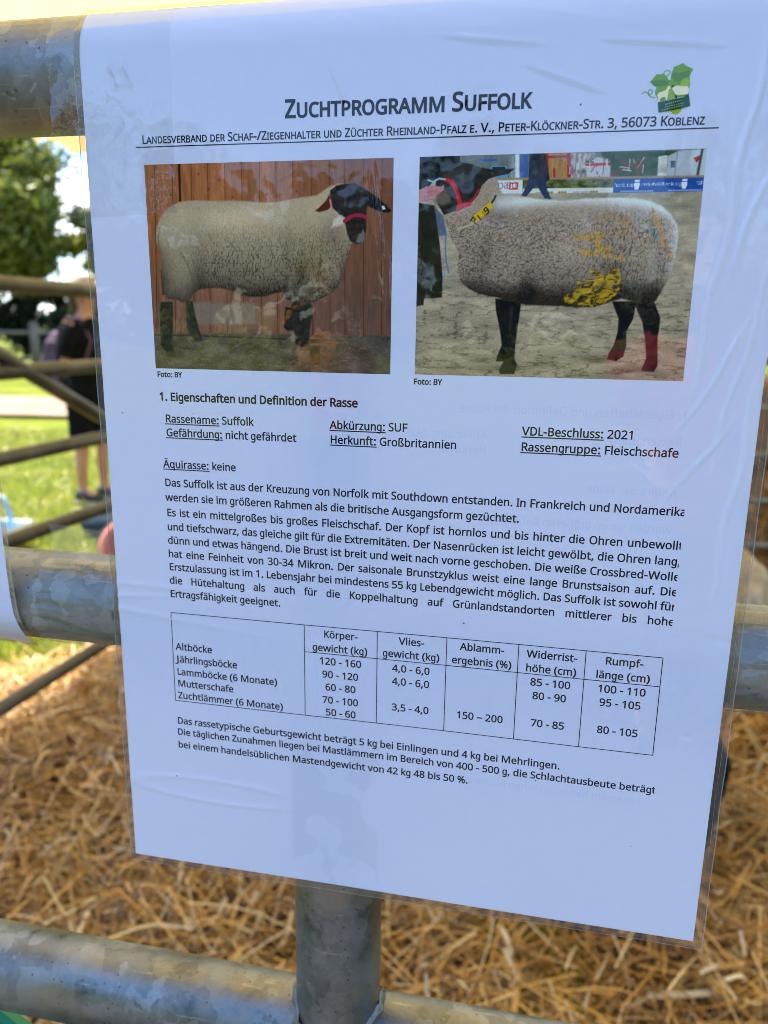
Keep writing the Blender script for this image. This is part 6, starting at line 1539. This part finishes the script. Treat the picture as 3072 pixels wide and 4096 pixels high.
m = MB(); m.loft([rounded(-0.118, 0.128, -0.198, -0.002, -0.003, 0.011), rounded(-0.12, 0.13, -0.20, 0.0, -0.0002), rounded(-0.112, 0.122, -0.192, -0.008, -0.0002, 0.01), rounded(-0.112, 0.122, -0.192, -0.008, -0.003, 0.01)], caps=False); m.build('edge_trim', green_m, pb, local=True, smooth=False)

# ------------------------------------------------------------------ timber fence beyond the track
wood_m = noise_mat('weathered_timber', (0.16, 0.125, 0.09, 1), (0.26, 0.21, 0.16, 1), 6, 0.9, 0, 0.4, 40)
fr = empty('timber_fence', (-13.2, 18.1, GZ), 'weathered timber post and rail fence beyond the sandy track', 'fence')
fdir = Vector((0.83, 0.56, 0)).normalized()
fp = lambda s, z: Vector((-12.93, 18.1, GZ)) + fdir * s + Vector((0, 0, z))
for s in (-6.6, -4.4, -2.2, 0.0, 2.2, 4.4, 6.6):
    m = MB(); m.tube([fp(s, 0), fp(s, 1.3), fp(s, 1.36)], [0.12, 0.115, 0.07], 12); m.build('post', wood_m, fr)
for z in (1.08, 0.42):
    m = MB(); m.tube([fp(-6.6, z), fp(6.6, z)], 0.05, 8); m.build('rail', wood_m, fr)

# ------------------------------------------------------------------ trees
bark_m = noise_mat('bark', (0.05, 0.038, 0.026, 1), (0.12, 0.095, 0.07, 1), 4, 0.95, 0, 0.8, 14)
def crown_leaves(c, radii, n, size, cols, clump, seed, gap=0.42):
    g_ = np.random.default_rng(seed)
    # clumps of leaves spread through the crown
    k_ = clump
    th = g_.uniform(0, 2*np.pi, k_); ph = np.arccos(g_.uniform(-0.8, 1, k_)); rr = g_.uniform(0.45, 1.0, k_) ** 0.6
    cc_ = np.stack([np.cos(th)*np.sin(ph), np.sin(th)*np.sin(ph), np.cos(ph)], -1) * rr[:, None] * np.array(radii)
    cs = g_.uniform(0.10, 0.22, k_) * np.mean(radii)
    pick = g_.integers(0, k_, n)
    p = cc_[pick] + g_.normal(0, 1, (n, 3)) * (cs[pick] * 0.62)[:, None] * np.array([1, 1, 0.7])
    p = p + np.array(c)
    a = g_.normal(0, 1, (n, 3)); a /= np.linalg.norm(a, axis=1)[:, None]
    b = np.cross(a, g_.normal(0, 1, (n, 3))); b /= np.linalg.norm(b, axis=1)[:, None]
    s = size * g_.uniform(0.6, 1.3, n)
    V = np.stack([p - a*s[:, None], p + b*(s*0.42)[:, None], p + a*s[:, None], p - b*(s*0.42)[:, None]], 1).reshape(-1, 3)
    F = np.arange(n*4).reshape(n, 4)
    tone = g_.uniform(0.75, 1.25, k_)
    col = np.array(cols)[g_.integers(0, len(cols), n)] * tone[pick][:, None]
    return V, F, np.repeat(col, 4, 0)
leaf_m = attr_mat('leaves', 0.45, 0.38, 0.4)
def tree(base, h, radii, cz, n, size, cols, label, seed, clump=60, group='trees on the far side'):
    root = empty('tree', base, label, 'tree', group)
    g_ = random.Random(seed)
    m = MB()
    r0_ = h * 0.022
    m.tube([(0, 0, -0.1), (0.02*h*g_.uniform(-1, 1), 0.02*h, 0.25*h), (0.03*h*g_.uniform(-1, 1), 0, 0.5*h), (0, 0.01*h, 0.78*h)], [r0_*1.35, r0_, r0_*0.75, r0_*0.25], 12)
    for i in range(9):
        a = i * 2.4 + g_.uniform(-.3, .3); z0 = h * g_.uniform(0.25, 0.6); L = g_.uniform(0.5, 0.85)
        e = (radii[0]*L*math.cos(a), radii[1]*L*math.sin(a), min(z0 + h*g_.uniform(0.1, 0.3), h*0.9))
        m.tube([(0, 0, z0), (e[0]*0.5, e[1]*0.5, z0*0.45 + e[2]*0.55), e], [r0_*0.5, r0_*0.33, r0_*0.1], 8)
    m.build('trunk', bark_m, root, local=True)
    V, F, C = crown_leaves((0, 0, cz), radii, n, size, cols, clump, seed)
    o = fast_mesh('crown', V, F, leaf_m, C, False); o.parent = root
    return root
OLIVE = [(0.15, 0.19, 0.025), (0.20, 0.24, 0.03), (0.12, 0.15, 0.025), (0.25, 0.27, 0.045), (0.28, 0.28, 0.07)]
DARK = [(0.018, 0.036, 0.016), (0.028, 0.05, 0.02), (0.04, 0.065, 0.024)]
tree((-17.2, 19.6, GZ), 8.4, (3.7, 3.5, 3.1), 4.9, 38000, 0.14, OLIVE, 'broad olive green tree with a rounded sunlit crown behind the pen', 11, 80)
tree((-12.6, 24.0, GZ), 5.2, (2.8, 2.6, 1.7), 3.7, 15000, 0.12, OLIVE, 'smaller yellowish green tree to the right of the olive tree', 12, 50)
# shrubs below the trees
def shrub(base, radii, n, seed, label):
    root = empty('shrub', base, label, 'shrub', 'dark shrubs under the trees')
    g_ = random.Random(seed); m = MB()
    for i in range(7):
        a = i * 0.9; m.tube([(0.05*math.cos(a), 0.05*math.sin(a), -0.05), (radii[0]*0.25*math.cos(a), radii[1]*0.25*math.sin(a), radii[2]*0.9), (radii[0]*0.5*math.cos(a), radii[1]*0.5*math.sin(a), radii[2]*1.5)], [0.05, 0.035, 0.012], 8)
    m.build('stems', bark_m, root, local=True)
    V, F, C = crown_leaves((0, 0, radii[2]), radii, n, 0.11, DARK, 40, seed)
    o = fast_mesh('foliage', V, F, leaf_m, C, False); o.parent = root
shrub((-18.3, 20.6, GZ), (2.3, 1.6, 1.35), 9000, 3, 'dark shrub at the far left beneath the olive tree')
shrub((-14.9, 22.6, GZ), (2.3, 1.6, 1.30), 9000, 4, 'dark shrub in the gap behind the timber fence post')
shrub((-12.2, 22.9, GZ), (2.0, 1.5, 1.5), 9000, 5, 'dark shrub behind the people in hats')

# far hedge line all round, too distant to count
def woods():
    Vs, Fs, Cs = [], [], []; n0 = 0
    g_ = np.random.default_rng(5)
    for i in range(64):
        a = 2 * math.pi * i / 64 + g_.uniform(-.03, .03)
        rad_ = g_.uniform(44, 52)
        x, y = rad_ * math.sin(a), rad_ * math.cos(a)
        behind = math.cos(a - math.pi) > 0.35
        h = g_.uniform(5.5, 9.5) if not behind else g_.uniform(9, 15)
        V, F, C = crown_leaves((x, y, GZ + h * 0.46), (3.6, 3.6, h * 0.54), 3600 if behind else 1500, 0.62 if behind else 0.42, DARK + OLIVE[:2], 26 if behind else 16, i + 100)
        Vs.append(V); Fs.append(F + n0); Cs.append(C); n0 += len(V)
    o = fast_mesh('distant_woods', np.concatenate(Vs), np.concatenate(Fs), leaf_m, np.concatenate(Cs), False)
    o['kind'] = 'stuff'
woods()
